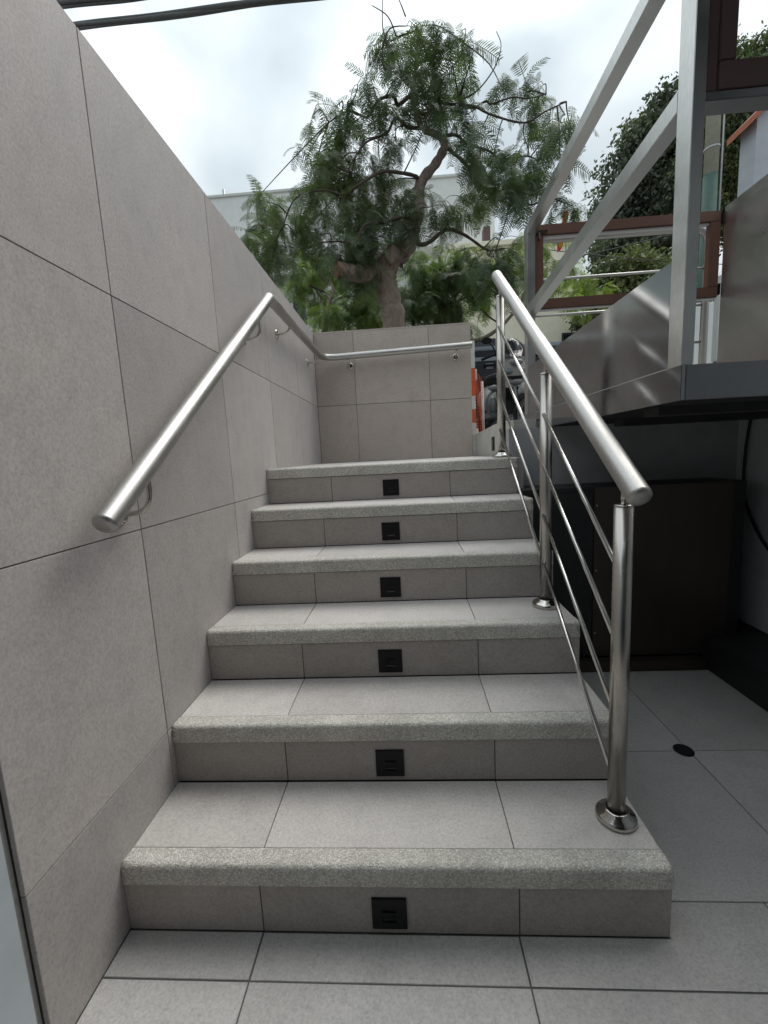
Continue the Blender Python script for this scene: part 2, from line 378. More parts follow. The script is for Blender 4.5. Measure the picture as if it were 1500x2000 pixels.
# ------------------------------------------------------------------ left wall, back wall
wl = MB((0, -.22, 0)); wl.box((-.2, -.219, 0), (-.0105, YB+.16, ZW-.001)); lw = tag(wl.build('tiled_wall', M['grout']), 'long grey porcelain tiled wall beside the left handrail', 'wall')
zz = [.0, .3525, .9455, 1.539, ZW]
tiles(lw, M['wall_tile'], 0, 0, [-.22, .2354, .853, 1.4707, 2.088, YB+.001], zz, -.01, .0024)
c = MB((-.1, 1, ZW)); c.box((-.2, -.22, ZW-.001), (-.011, YB+.16, ZW+.0)); c.build('wall_cap', M['wall_tile'], lw)
XBE = 1.274
bw = MB((0, YB, ZL)); bw.box((.0, YB+.0105, ZL-.3), (XBE-.0105, YB+.16, ZW-.012)); bk = tag(bw.build('landing_wall', M['grout']), 'taupe tiled wall closing the landing at the top of the steps', 'wall')
xa, xb = .0+at(700, 850, YB).x, at(843, 850, YB).x
tiles(bk, M['back_tile'], 1, YB, [0.001, xa, xb, XBE], [ZL, 1.539, ZW-.012], .01, .0026)
c = MB((.6, YB, ZW)); c.box((0, YB, ZW-.012), (XBE, YB+.16, ZW)); c.build('wall_cap', M['back_tile'], bk)
c = MB((XBE, YB, ZL)); c.box((XBE-.01, YB+.0105, ZL), (XBE, YB+.16, ZW-.0125)); c.build('end_panel', M['back_tile'], bk)

# smooth painted wall at the lower left, dark open joint
pw = MB((0, -.24, 0)); pw.box((-.2, -6, 0), (-.004, -.236, 2.35)); tag(pw.build('painted_wall', M['plaster']), 'smooth blue grey painted wall edge at the lower left corner', 'wall')
pj = MB((0, -.23, 0)); pj.box((-.15, -.2355, 0.06), (-.012, -.2205, 2.1)); pj.build('joint_filler', M['concrete'], lw)
pj = MB((0, -.23, 0)); pj.box((-.05, -.2355, 0), (.003, -.2195, .055), .004); pj.build('mortar_lump', M['pale_concrete'], lw)

# ------------------------------------------------------------------ left handrail
ZR = 1.905; XR = .08
hr = tag(empty('wall_handrail', (XR, 0, 1)), 'brushed steel tube handrail fixed to the left wall and turning across the landing wall', 'handrail')
Pa, Pb, Pc, Pd = Vector((XR, .0, .997)), Vector((XR, 1.303, ZR-.005)), Vector((XR, YB-.085, ZR)), Vector((1.262, YB-.085, ZR+.028))
pts = [Pa] + bend(Pa, Pb, Pc, .03, 4) + bend(Pb, Pc, Pd, .13, 8) + [Pd]
r_ = .0254
m_ = MB((XR, 0, 1)); m_.tube(pts, r_, 24, cap=False); m_.build('rail', M['rail_steel'], hr)
def endcap(parent, p, dr, r=.0254):
    dr = Vector(dr).normalized(); k = MB(p)
    k.lathe([(r, -.001), (r*.97, .003), (r*.85, .007), (r*.55, .0095), (.0001, .0100)], p, dr, 24); k.build('end_cap', M['rail_steel'], parent)
endcap(hr, Pa, Pa-Pb); endcap(hr, Pd, Pd-Pc)
def bracket(rp, wp, nrm, up=(0,0,1)):
    rp, wp, nrm = Vector(rp), Vector(wp), Vector(nrm)
    k = MB(wp); lo = Vector((rp.x, rp.y, wp.z)) if abs(nrm.x) > .5 else Vector((rp.x, rp.y, wp.z))
    path = [rp - Vector((0,0,.02)), rp - Vector((0,0,.032))] + bend(rp-Vector((0,0,.03)), lo, wp, min(.055, abs((rp-lo).z)*.85), 8) + [wp]
    k.tube(path, .0065, 10)
    bk_ = k.build('bracket', M['flange_steel'], hr)
    k = MB(wp); k.lathe([(.0001, .0065), (.018, .006), (.025, .004), (.0262, .0)], wp, nrm, 20); k.build('rosette', M['flange_steel'], bk_)
for y in (.165, 1.13):
    t_ = (y-0)/1.303; z = .997+t_*(ZR-.005-.997); bracket((XR, y, z), (.001, y-.004, z-.115), (1,0,0))
for y in (1.67, 2.43): bracket((XR, y, ZR), (.001, y, ZR-.07), (1,0,0))
for x, in ((.29,), (1.15,)): bracket((x, YB-.085, ZR+.028*x/1.2), (x, YB-.001, ZR-.06+.02*x), (0,-1,0))

# ------------------------------------------------------------------ right balustrade
bal = tag(empty('stair_balustrade', (1.205, .131, H)), 'brushed steel stair balustrade with three posts and thin sloping bars on the open side', 'balustrade')
XP = 1.205; posts = [(.131, H), (.668, 3*H), (1.345, ZL)]
ra, rb = Vector((XP, .070, .997)), Vector((XP, 1.415, 1.966))
def railz(y): return ra.z + (y-ra.y)/(rb.y-ra.y)*(rb.z-ra.z)
for (y, z) in posts:
    ztop = railz(y)-.058-.012
    k = MB((XP, y, z)); k.tube([(XP, y, z+.004), (XP, y, ztop)], .0205, 28); po = k.build('post', M['post_steel'], bal)
    k = MB((XP, y, z)); k.lathe([(.0, .0), (.047, .0), (.0475, .010), (.044, .0155), (.031, .0205), (.0285, .0275), (.0215, .030), (.0212, .024)], (XP, y, z), n=32); k.build('base_flange', M['flange_steel'], po)
    k = MB((XP, y, z)); k.tube([(XP, y, ztop-.004), (XP, y, railz(y)-.014)], .0072, 14); k.build('pin', M['flange_steel'], po)
    k = MB((XP, y, z)); k.lathe([(.0208, -.003), (.0208, .0008), (.018, .0022), (.0001, .0023)], (XP, y, ztop), n=28); k.build('post_cap', M['flange_steel'], po)
k = MB(ra); k.tube([ra, rb], .0254, 28, cap=False); k.build('handrail', M['rail_steel'], bal)
endcap(bal, ra, ra-rb); endcap(bal, rb, rb-ra)
zb = [(.862, 1.230, 1.715), (.685, 1.055, 1.555), (.506, .880, 1.39), (.335, .705, 1.222)]
for z1_, z2_, z3_ in zb:
    for (ya, za), (yb_, zb_) in (((.131+.012, z1_-.025), (.668-.012, z2_-.008)), ((.668+.012, z2_+.010), (1.345-.012, z3_-.012))):
        k = MB((XP, ya, za)); k.tube([(XP-.012, ya, za), (XP-.012, yb_, zb_)], .006, 12); k.build('bar', M['bar_steel'], bal)

# ------------------------------------------------------------------ kerb at the landing edge
kb = MB((1.3, 1.49, ZL)); prof = [(1.49, 1.262), (1.72, 1.278), (2.0, 1.272), (2.35, 1.258), (2.9, 1.243)]
for x0, x1 in ((1.3, 1.42),):
    pts_ = [(x0, 1.49, .9), (x0, 2.98, .9)] + [(x0, y, z) for y, z in prof[::-1]]
    kb.poly(pts_, (x1-x0, 0, 0))
kerb = tag(kb.build('kerb_wall', M['pale_concrete']), 'low pale concrete kerb wall along the right edge of the landing', 'wall')
kf = MB((1.28, YB, ZL)); kf.box((XBE+.0005, YB+.004, .9), (1.2995, 2.98, 1.243), .001); kf.build('kerb_return', M['pale_concrete'], kerb)
lf_ = MB((1.28, 1.49, ZL)); lf_.box((W-.001, 1.30, ZL-.4), (1.2995, YB+.2, ZL-.003)); lf_.build('landing_edge', M['concrete'], kerb)
yl = 2.0
sl = MB((1.3, yl, 1.16)); sl.box((1.294, yl-.02, 1.105), (1.302, yl+.055, 1.195), .002); sl.mi = 1; sl.box((1.292, yl-.008, 1.115), (1.2945, yl+.043, 1.185))
tag(sl.build('slot_light', [M['black_plastic'], M['glass_dark']]), 'small upright black slot light set in the pale kerb wall', 'wall light')

# ------------------------------------------------------------------ undercroft: walls, cabinet, plinth, cable, drain
YU = 1.45
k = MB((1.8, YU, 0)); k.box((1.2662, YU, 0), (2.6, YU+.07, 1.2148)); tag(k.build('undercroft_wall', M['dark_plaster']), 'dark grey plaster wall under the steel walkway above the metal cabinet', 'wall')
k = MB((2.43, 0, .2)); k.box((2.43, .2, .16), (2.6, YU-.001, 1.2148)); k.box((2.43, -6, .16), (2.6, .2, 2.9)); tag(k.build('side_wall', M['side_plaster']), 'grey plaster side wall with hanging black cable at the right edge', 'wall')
k = MB((2.2, 0, 0)); k.box((2.135, -.6, 0), (2.6, 1.199, .155), .002); k.box((2.31, 1.2, 0), (2.6, 1.449, .155)); tag(k.build('dark_plinth', M['black_paint']), 'low black painted plinth along the foot of the right side wall', 'plinth')
cab = tag(empty('metal_cabinet', (1.92, 1.2, 0)), 'dark brown sheet metal cabinet standing below the steel walkway', 'cabinet')
k = MB((1.92, 1.2, .5)); k.box((1.27, 1.206, .056), (2.30, YU-.001, .91)); k.build('casing', M['black_paint'], cab)
for x0, x1 in ((1.275, 1.60), (1.604, 2.238)):
    k = MB(((x0+x1)/2, 1.2, .5)); k.box((x0, 1.198, .060), (x1, 1.2055, .908 if x0 > 1.5 else .885), .0015); dpp = k.build('door', M['dark_metal'] if x0 > 1.5 else M['black_paint'], cab)
    if x0 > 1.5:
        for zc in (.82, .50, .18):
            k = MB((x0+.02, 1.198, zc)); k.lathe([(.0001, .003), (.004, .0025), (.005, 0)], (x0+.014, 1.1985, zc), (0,-1,0), 10); k.build('rivet', M['flange_steel'], dpp)
k = MB((1.9, 1.17, 0)); k.box((1.275, 1.15, .001), (2.134, 1.1975, .055), .0015); k.build('baseboard', M['dark_metal'], cab)
cb = smoothpath([(2.415, 1.355, 1.215), (2.412, 1.372, 1.04), (2.412, 1.366, .84), (2.413, 1.297, .69), (2.415, 1.198, .573), (2.415, 1.05, .50), (2.41, .8, .45)], 8)
k = MB(cb[0]); k.tube(cb, .0065, 10); tag(k.build('hanging_cable', M['rubber']), 'black cable hanging down the grey side wall under the walkway', 'cable')
dr = tag(empty('floor_drain', (1.672, .599, 0)), 'small round black drain cover on a floor tile joint', 'drain')
k = MB((1.672, .599, 0)); k.lathe([(.0001, .0012), (.024, .0012), (.027, .003), (.031, .003), (.033, .0006)], (1.672, .599, .001), n=24); k.build('rim', M['black_plastic'], dr)
k = MB((1.672, .599, 0))
for q in range(-2, 3): k.box((1.672-.019, .599+q*.009-.002, .002), (1.672+.019, .599+q*.009+.002, .0042))
k.build('grate', M['rubber'], dr)

# ------------------------------------------------------------------ steel walkway
XS, YN, YF = 1.46, .362, 1.862; XE = 2.547
wk = tag(empty('steel_walkway', (XS, YN, 1.21)), 'raised stainless steel entrance walkway with solid side panels and square rails', 'walkway')
def part(name, mtl, *boxes, bev=.0015, parent=wk):
    k = MB(boxes[0][0])
    for a, b_ in boxes: k.box(a, b_, bev)
    return k.build(name, mtl, parent)
part('side_fascia', M['panel_steel'], ((XS, YN, 1.2165), (XS+.012, YF, 1.3085)))
part('front_fascia', M['dark_steel'], ((XS+.0125, YN, 1.2165), (3.2, YN+.012, 1.3085)))
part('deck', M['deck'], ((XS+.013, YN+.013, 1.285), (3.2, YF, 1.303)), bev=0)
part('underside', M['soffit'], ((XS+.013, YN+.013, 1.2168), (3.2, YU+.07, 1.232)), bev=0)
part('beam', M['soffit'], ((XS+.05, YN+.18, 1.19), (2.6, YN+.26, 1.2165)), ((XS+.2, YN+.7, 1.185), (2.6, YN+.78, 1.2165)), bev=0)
for (ya, yb_, za, zb_) in ((.427, 1.3235, 1.312, 1.589), (1.3265, YF, 1.312, 1.583)):
    k = MB((XS, ya, za)); k.poly([(XS+.002, ya, za), (XS+.002, yb_, za), (XS+.002, yb_, zb_), (XS+.002, ya, zb_+.004)], (.02, 0, 0)); k.build('side_panel', M['panel_steel'], wk)
part('corner_post', M['box_steel'], ((XS, .362, 1.3087), (XS+.031, .424, 3.4)))
part('end_post', M['box_steel'], ((XS, 1.785, 1.312), (XS+.045, 1.848, 2.368)))
def sq_rail(name, y0, z0, y1, z1, hgt, x0=XS+.001, wd=.05):
    k = MB((x0, y0, z0)); k.poly([(x0, y0, z0), (x0, y1, z1), (x0, y1, z1-hgt), (x0, y0, z0-hgt)], (wd, 0, 0)); bmesh.ops.bevel(k.bm, geom=k.bm.edges[:], offset=.002, segments=2, affect='EDGES'); return k.build(name, M['box_steel'], wk)
sq_rail('top_rail', 1.86, 2.368, -.4, 2.43, .052)
sq_rail('middle_rail', 1.784, 1.930, .425, 2.010, .053)
k = MB((XE, 1, 1.3)); k.box((XE, .42, 1.304), (XE+.03, 1.80, 2.385), .002); k.build('right_side_panel', M['right_panel_steel'], wk)
# near frame between corner post and wall
nf = tag(empty('brown_frame', (XS+.04, .365, 1.95)), 'dark brown metal window frame beside the tall steel corner post', 'frame')
part('stile', M['dark_brown'], ((XS+.0325, .37, 1.957), (XS+.062, .415, 3.4)), parent=nf, bev=.003)
part('jamb', M['dark_brown'], ((XS+.0632, .364, 2.022), (XS+.100, .42, 3.4)), parent=nf)
part('bottom_rail', M['dark_brown'], ((XS+.0632, .3642, 1.958), (2.54, .42, 2.021)), parent=nf)
part('drip_rail', M['dark_steel'], ((XS+.0325, .366, 1.936), (2.54, .418, 1.9565)), parent=nf)

# gate across the far end
gt = tag(empty('walkway_gate', (1.5, 1.81, 1.9)), 'low brown framed gate hung across the far end of the steel walkway', 'gate')
gx0, gx1, gy, gz0, gz1 = XS+.048, XE-.012, 1.805, 1.915, 2.372
part('stile', M['brown'], ((gx0, gy, gz0+.056), (gx0+.05, gy+.04, gz1-.056)), parent=gt)
part('stile', M['brown'], ((gx1-.055, gy, gz0+.056), (gx1, gy+.04, gz1-.056)), parent=gt)
for z0_, z1_ in ((gz0, gz0+.055), (gz1-.055, gz1)): part('gate_rail', M['brown'], ((gx0, gy, z0_), (gx1, gy+.04, z1_)), parent=gt)
part('trim', M['white_paint'], ((gx0+.052, gy+.012, gz1-.0665), (gx1-.056, gy+.036, gz1-.0565)), parent=gt, bev=0)
part('trim', M['white_paint'], ((gx0+.0, gy+.008, gz0-.0075), (gx1, gy+.036, gz0-.001)), parent=gt, bev=0)
for zc in (2.33, 1.955): part('hinge', M['black_plastic'], ((gx1+.001, gy-.006, zc-.03), (gx1+.011, gy+.012, zc+.03)), parent=gt, bev=.001)
lt = part('latch', M['flange_steel'], ((gx0+.0, gy-.012, 2.325), (gx0+.07, gy-.001, 2.337)), parent=gt, bev=.001)
part('latch_pin', M['dark_steel'], ((gx0+.02, gy-.014, 2.29), (gx0+.028, gy-.0015, 2.3245)), parent=lt, bev=0)

# tubular railing on the pavement behind
tr = tag(empty('tubular_railing', (1.7, 2.41, ZS)), 'bent steel tube railing with thin cross bars behind the gate', 'railing')
yy = 2.41; f0 = Vector((1.655, yy, ZS)); f1 = Vector((1.655, yy, 2.56)); f2 = Vector((2.87, yy, 2.56)); f3 = Vector((2.87, yy, ZS))
k = MB(f0); k.tube([f0] + bend(f0, f1, f2, .05) + bend(f1, f2, f3, .12) + [f3], .024, 16); k.build('tube_frame', M['rail_steel'], tr)
for z in (2.295, 2.052, 1.80, 1.55):
    k = MB((1.66, yy, z)); k.tube([(1.66, yy, z), (2.87, yy, z)], .009, 10); k.build('bar', M['rail_steel'], tr)
k = MB((2.99, 2.43, ZS)); k.box((2.955, 2.40, 1.66), (3.0, 2.45, 2.24), .004); k.mi = 1; k.box((2.965, 2.41, ZS), (2.99, 2.44, 1.66)); tag(k.build('white_post', [M['white_paint'], M['dark_steel']]), 'narrow white post on a dark foot beside the tubular railing', 'post')

# ------------------------------------------------------------------ unseen building behind the camera, overhang and wing added to block skylight
fb = tag(empty('entrance_facade', (1.2, -3.2, 0)), 'unseen dark clad entrance facade behind the viewpoint with overhang and wing added to cut skylight', 'building')
part('wall', M['dark_cladding'], ((-.2, -3.4, 0), (.3, -3.2, 4.6)), ((1.6, -3.4, 0), (2.6, -3.2, 4.6)), ((.3, -3.4, 2.2), (1.6, -3.2, 4.6)), parent=fb, bev=0)
part('door', M['glass_dark'], ((.32, -3.34, .01), (1.58, -3.3, 2.19)), parent=fb)
part('added_overhang', M['deck'], ((-.2, -3.19, 2.9), (1.5, -1.1, 3.05)), ((1.501, -3.19, 3.25), (2.649, .33, 3.45)), parent=fb, bev=0)  # unseen slabs added to darken the risers and the right floor
part('added_wing', M['dark_cladding'], ((2.65, -3.4, 1.2), (3.0, .34, 5.2)), ((3.0, -3.4, 1.2), (9, -3.2, 5.2)), parent=fb, bev=0)  # unseen wing added to darken the post reflection and nearby floor

# ------------------------------------------------------------------ numpy meshes for foliage
def np_mesh(name, V, F, mtl, parent=None, loc=(0,0,0)):
    me = bpy.data.meshes.new(name); V = np.asarray(V, np.float32); F = np.asarray(F, np.int32); n = F.shape[1]
    me.vertices.add(len(V)); me.vertices.foreach_set('co', V.ravel())
    me.loops.add(F.size); me.loops.foreach_set('vertex_index', F.ravel())
    me.polygons.add(len(F)); me.polygons.foreach_set('loop_start', np.arange(0, F.size, n, dtype=np.int32)); me.polygons.foreach_set('loop_total', np.full(len(F), n, np.int32))
    me.materials.append(mtl); me.update(calc_edges=True); return link(name, me, parent, loc) if name else me
def frond_arrays(L, pairs, plen, droop, seed, pw=.0135, side_droop=.35, bare=.12, leaflets=True):
    """one bipinnate leaf along +x, bending down: vertices and quads"""
    rg = np.random.default_rng(seed); V = []; F = []
    def quad(a, b, c, d):
        i = len(V); V.extend([a, b, c, d]); F.append((i, i+1, i+2, i+3))
    def pos(t):
        th = droop*t; return np.array([L*(math.sin(th)/droop if droop > .01 else t), rg.normal(0, .0), -L*((1-math.cos(th))/droop if droop > .01 else 0)])
    def tan(t): th = droop*t; return np.array([math.cos(th), 0, -math.sin(th)])
    w = .0035; n = 6
    for k in range(n):
        a, b = pos(k/n), pos((k+1)/n); s = np.array([0, w, 0]); quad(a-s, b-s*.8, b+s*.8, a+s)
    for k in range(pairs):
        t = bare + (1-bare)*(k+.5)/pairs; base = pos(t); tg = tan(t)
        l = plen*(math.sin(math.pi*(.12+.80*(t-bare)/(1-bare)))**.6)*rg.uniform(.85, 1.1)
        for sgn in (-1, 1):
            fw = rg.uniform(.30, .55); dn = side_droop*rg.uniform(.6, 1.4)
            d = np.array([0, sgn, 0])*math.cos(fw) + tg*math.sin(fw); d[2] -= dn*.45; d /= np.linalg.norm(d)
            tip = base + d*l + np.array([0,0,-l*dn*.35]); mid = base + d*l*.5 + np.array([0,0,-l*dn*.06])
            s = tg*pw*.5*rg.uniform(.8, 1.2)
            quad(base-s*.5, mid-s, mid+s, base+s*.5); quad(mid-s, tip-s*.25, tip+s*.25, mid+s)
    return np.array(V), np.array(F)
VARIANTS = [frond_arrays(*a) for a in ((.42, 15, .105, 1.1, 1), (.36, 13, .095, .8, 2), (.46, 16, .11, 1.5, 3), (.32, 12, .085, .5, 4), (.40, 14, .10, 1.3, 5), (.38, 14, .095, 1.8, 6))]
def rot_for(az, pitch, roll, sc):
    return np.array(Matrix.Rotation(az, 3, 'Z') @ Matrix.Rotation(-pitch, 3, 'Y') @ Matrix.Rotation(roll, 3, 'X'))*sc
RJ = random.Random(21)
def fern_tree(name, label, cat, base_y, limbs, clusters, sc, leafmat, nro, dens, spread, zc, group=None, nparts=300, twig_r=.004, whips=()):
    """limbs: list of (points [(px, py, dy)], r0, r1); clusters: (px, py, rpx)"""
    root_p = at(limbs[0][0][0][0], limbs[0][0][0][1], base_y); root_p.z = ZS
    T = tag(empty(name, root_p), label, cat, group)
    nodes = []
    for li, (pts_, r0, r1) in enumerate(limbs):
        P = [at(p[0], p[1], base_y+p[2]) for p in pts_]
        if li and r1 < .02:
            P = smoothpath(P, 2); P = [p + (Vector((RJ.uniform(-.06,.06), RJ.uniform(-.08,.08), RJ.uniform(-.06,.05))) if 0 < i_ else Vector()) for i_, p in enumerate(P)]
        if li == 0: P = [Vector((P[0].x-.03, P[0].y, ZS-.1)), Vector((P[0].x-.02, P[0].y, (ZS+P[0].z)/2))] + P
        P = smoothpath(P, 6); n = len(P); rr = []; pl_ = isinstance(r0, list); rl_ = r0; r0 = r0[0] if pl_ else r0
        for i_, p in enumerate(P):
            q = i_/(n-1); r = float(np.interp(q*(len(rl_)-1), range(len(rl_)), rl_)) if pl_ else r0*(1-q)**.8 + r1*(1-(1-q)**.8)
            r *= 1+.10*math.sin(i_*1.9+li)+random.uniform(-.05, .05)*(r0 > .05); rr.append(r)
            if li or q > .42: nodes.append((p, r))
        k = MB(root_p); k.tube(P, rr, 14 if r0 > .05 else 8)
        k.build('trunk' if li == 0 else 'limb', M['bark'] if r0 > .04 else M['twig'], T)
    pos = []; tw = MB(root_p)
    for (cx, cy, cr) in clusters:
        dy = random.uniform(-spread, spread); C_ = at(cx, cy, base_y+dy); R_ = cr/FPX*(C_.y-CAM.y)
        np_, nr = min(nodes, key=lambda q: (q[0]-C_).length + .4*abs(q[0].z-C_.z)*(q[0].z > C_.z))
        midp = (np_+C_)/2 + Vector((random.uniform(-.05,.05), random.uniform(-.05,.05), .02+.05*random.random()))
        tw.tube(smoothpath([np_, midp, C_], 4), [twig_r*2.0-(twig_r*1.0)*i_/8 for i_ in range(9)], 5, cap=False)
        k = max(2, int(nro*(cr/37.)**1.5*(.75 if cy < 330 else 1.1)*random.uniform(.6, 1.3)))
        for _ in range(k):
            dv = Vector((random.gauss(0,1), random.gauss(0,1), random.gauss(0,1))); dv = dv.normalized()*R_*random.uniform(.25, 1.0)**.6*.85
            tip = C_+dv; tw.tube(smoothpath([C_, C_+dv*.5+Vector((0,0,.03)), tip], 3), twig_r*.7, 4, cap=False)
            a0 = random.uniform(0, math.tau)
            for q in range(dens):
                az = a0 + q*2.4 + random.uniform(-.3, .3)
                if random.random() < .35: az = math.atan2(dv.y, dv.x)+random.gauss(0, .5)
                pitch = random.uniform(-1.15, .45); s_ = sc*random.uniform(.5, 1.2)
                pos.append((tip, az, pitch, random.gauss(0, .35), s_, random.randrange(len(VARIANTS))))
    tw.build('twigs', M['twig'], T, fix=False)['kind'] = 'stuff'
    # whips: thin bare shoots
    for pts_ in whips:
        P = smoothpath([at(p[0], p[1], base_y+p[2]) for p in pts_], 6); k = MB(root_p); k.tube(P, [.008-.005*i_/len(P) for i_ in range(len(P))], 6); k.build('bare_shoot', M['twig'], T)
    # nearest fronds as single parts
    pos.sort(key=lambda q: q[0].y); vm = []
    for j, (V, F) in enumerate(VARIANTS):
        me = bpy.data.meshes.new('frond'); me.from_pydata([tuple(v) for v in V], [], [tuple(int(i_) for i_ in f) for f in F]); me.materials.append(leafmat); vm.append(me)
    for (p, az, pi_, ro, s_, j) in pos[:nparts]:
        o = link('frond', vm[j], T); o.matrix_local = Matrix.Translation(p-root_p) @ Matrix(rot_for(az, pi_, ro, s_).tolist()).to_4x4()
    VV = []; FF = []; off = 0
    for (p, az, pi_, ro, s_, j) in pos[nparts:]:
        V, F = VARIANTS[j]; VV.append(V @ rot_for(az, pi_, ro, s_).T + np.array(p-root_p)); FF.append(F+off); off += len(V)
    if VV:
        o = np_mesh('crown', np.concatenate(VV), np.concatenate(FF), leafmat, T); o['kind'] = 'stuff'
    return T, len(pos)
def z2(x, y): return x/1.875+400, y/1.875
def Z(lst): return [(*z2(a, b), r/1.875) for a, b, r in lst]
def ZL_(lst): return [(*z2(p[0], p[1]), p[2]) for p in lst]
limbs = [
 (ZL_([(693,1195,0),(675,1090,0),(655,1010,0),(690,940,.02),(735,880,0),(772,820,0),(785,745,0),(790,670,.05),(845,600,.1),(878,535,.1),(860,500,.1),(800,470,.05),(772,410,0),(762,330,0),(778,230,0),(790,110,0)]), [.145,.138,.128,.128,.14,.11,.085,.066,.058,.054,.050,.046,.038,.030,.024,.018,.012,.007], .014),
 (ZL_([(655,1000,0),(600,1005,-.15),(545,1000,-.3),(490,985,-.45)]), .10, .07),
 (ZL_([(700,950,.1),(745,900,.1),(770,860,.12)]), .11, .06),
 (ZL_([(800,470,.05),(700,455,-.1),(610,530,-.25),(520,640,-.4)]), .018, .005),
 (ZL_([(790,670,.05),(700,640,-.2),(590,690,-.4),(440,700,-.5),(290,810,-.6)]), .020, .005),
 (ZL_([(878,535,.1),(950,610,.15),(1050,690,.3),(1200,730,.4),(1330,755,.5)]), .020, .005),
 (ZL_([(772,410,0),(850,380,-.1),(960,400,-.2),(1160,430,-.3),(1300,400,-.4)]), .016, .005),
 (ZL_([(860,500,.1),(960,520,.3),(1080,570,.4),(1230,580,.5)]), .018, .005),
 (ZL_([(762,330,0),(700,260,-.15),(640,190,-.2)]), .014, .004),
 (ZL_([(778,230,0),(860,190,.15),(960,120,.2)]), .014, .004),
 (ZL_([(735,880,0),(880,850,.2),(1000,880,.3),(1100,930,.3)]), .026, .006),
 (ZL_([(772,820,0),(660,800,-.3),(540,860,-.5),(420,900,-.6)]), .020, .005),
 (ZL_([(762,340,0),(680,370,-.1),(600,400,-.1),(470,440,-.2)]), .022, .005),
 (ZL_([(930,360,-.1),(1020,372,-.1),(1130,385,-.2),(1240,330,-.3)]), .012, .004),
]
clusters = Z([(740,95,55),(690,150,75),(795,95,45),(850,140,50),(945,110,55),(985,170,35),(900,220,80),(760,200,80),(655,180,50),(960,265,50),(700,290,60),
 (620,320,60),(560,310,45),(850,300,90),(770,350,85),(900,350,70),(480,390,60),(400,420,40),(620,430,90),(540,460,85),(450,520,85),(375,570,50),(560,560,100),(640,590,80),
 (450,640,90),(530,690,100),(400,660,55),(620,700,85),(700,760,80),(560,790,90),(620,860,85),(640,930,60),(560,880,60),(740,760,70),(820,760,60),(870,740,65),(900,820,55),(800,700,55),
 (960,420,70),(1000,500,80),(1060,560,80),(1100,620,75),(1040,660,80),(1130,700,80),(1200,720,70),(1280,750,50),(1340,760,35),(980,610,70),(1180,640,60),(1000,740,45),
 (1100,350,45),(1180,340,50),(1240,310,50),(1270,380,60),(1320,420,50),(1200,430,60),(1280,480,55),(1340,470,35),(1180,530,45),(1300,580,30),(1230,560,40),
 (230,740,50),(200,715,30),(320,730,50),(260,820,75),(190,860,50),(330,860,85),(300,920,85),(245,960,60),(400,800,75),(420,860,55),(380,750,60),(160,845,30),
 (520,900,60),(560,950,60),(480,960,50),(600,960,50),(690,830,60),(760,840,50),(1080,880,70),(1050,940,75),(1000,920,50),(1100,960,50),(960,330,45),(480,600,60),(700,520,60),(900,440,60),(820,400,60)])
whips = [ZL_([(940,365,-.1),(1000,330,-.1),(1060,250,-.1),(1085,170,-.1),(1068,115,-.1)]), ZL_([(690,200,-.1),(655,120,-.1),(650,40,-.1),(652,-20,-.1)]), ZL_([(700,130,-.1),(670,60,-.1),(612,20,-.1)]), ZL_([(735,60,0),(720,20,0),(705,-15,0)])]
T1, n1_ = fern_tree('jacaranda_tree', 'feathery dark green tree with a leaning pinkish brown trunk behind the landing wall', 'tree', 4.15, limbs, clusters, .84, M['fern'], 4.8, 7, .75, 0, whips=whips)
cs = at(*z2(492,985), 4.15-.45)
k = MB(cs); k.ball(cs, .085, (.75,.9,.85), 16)
for v in k.bm.verts: v.co *= 1+.18*math.sin(v.co.x*55+v.co.z*40)+.1*math.sin(v.co.z*90)
o = k.build('cut_stump', M['cut_wood'], None); o.parent = T1; o.location = cs-T1.location
kn = at(*z2(690,930), 4.0)
k = MB(kn); k.ball(kn, .085, (1,.6,1.2), 14)
for v in k.bm.verts: v.co *= 1+.2*math.sin(v.co.x*60+v.co.z*30)
o = k.build('burl', M['bark'], None); o.parent = T1; o.location = kn-T1.location

# bright green trees on the far side of the pavement
limbs2 = [(ZL_([(440,1250,0),(450,1130,0),(470,1060,0),(440,1000,0)]), .06, .01), (ZL_([(450,1130,0),(540,1080,0),(620,1100,0)]), .025, .008), (ZL_([(460,1080,0),(380,1040,0),(350,1000,0)]), .02, .008)]
cl2 = Z([(360,1000,45),(410,985,60),(500,1010,70),(420,1070,60),(560,1080,80),(470,1130,70),(400,1120,50),(620,1110,60),(540,1150,60),(600,1170,50),(340,1050,40),(460,1180,45),(540,1020,60),(620,1040,60),(380,960,50)])
fern_tree('young_tree', 'bright yellow green feathery tree left of the big trunk', 'tree', 6.3, limbs2, cl2, .95, M['fern_bright'], 7.5, 8, .6, 0, nparts=120, group='small feathery street trees')
limbs3 = [(ZL_([(768,1250,0),(765,1150,0),(800,1060,0),(860,980,0)]), .05, .01), (ZL_([(765,1150,0),(850,1120,0),(960,1080,0)]), .025, .008), (ZL_([(800,1060,0),(770,980,0)]), .02, .008)]
cl3 = Z([(700,1060,45),(980,1010,60),(780,1040,70),(850,1080,80),(900,1000,70),(810,960,70),(940,1100,55),(860,1140,60),(800,1120,60),(910,1150,50),(760,1100,50),(960,1180,35),(950,960,60),(740,1000,50),(830,1010,60)])
fern_tree('young_tree', 'mid green feathery tree just right of the big trunk', 'tree', 5.9, limbs3, cl3, .95, M['fern_mid'], 8, 8, .5, 0, nparts=120, group='small feathery street trees')
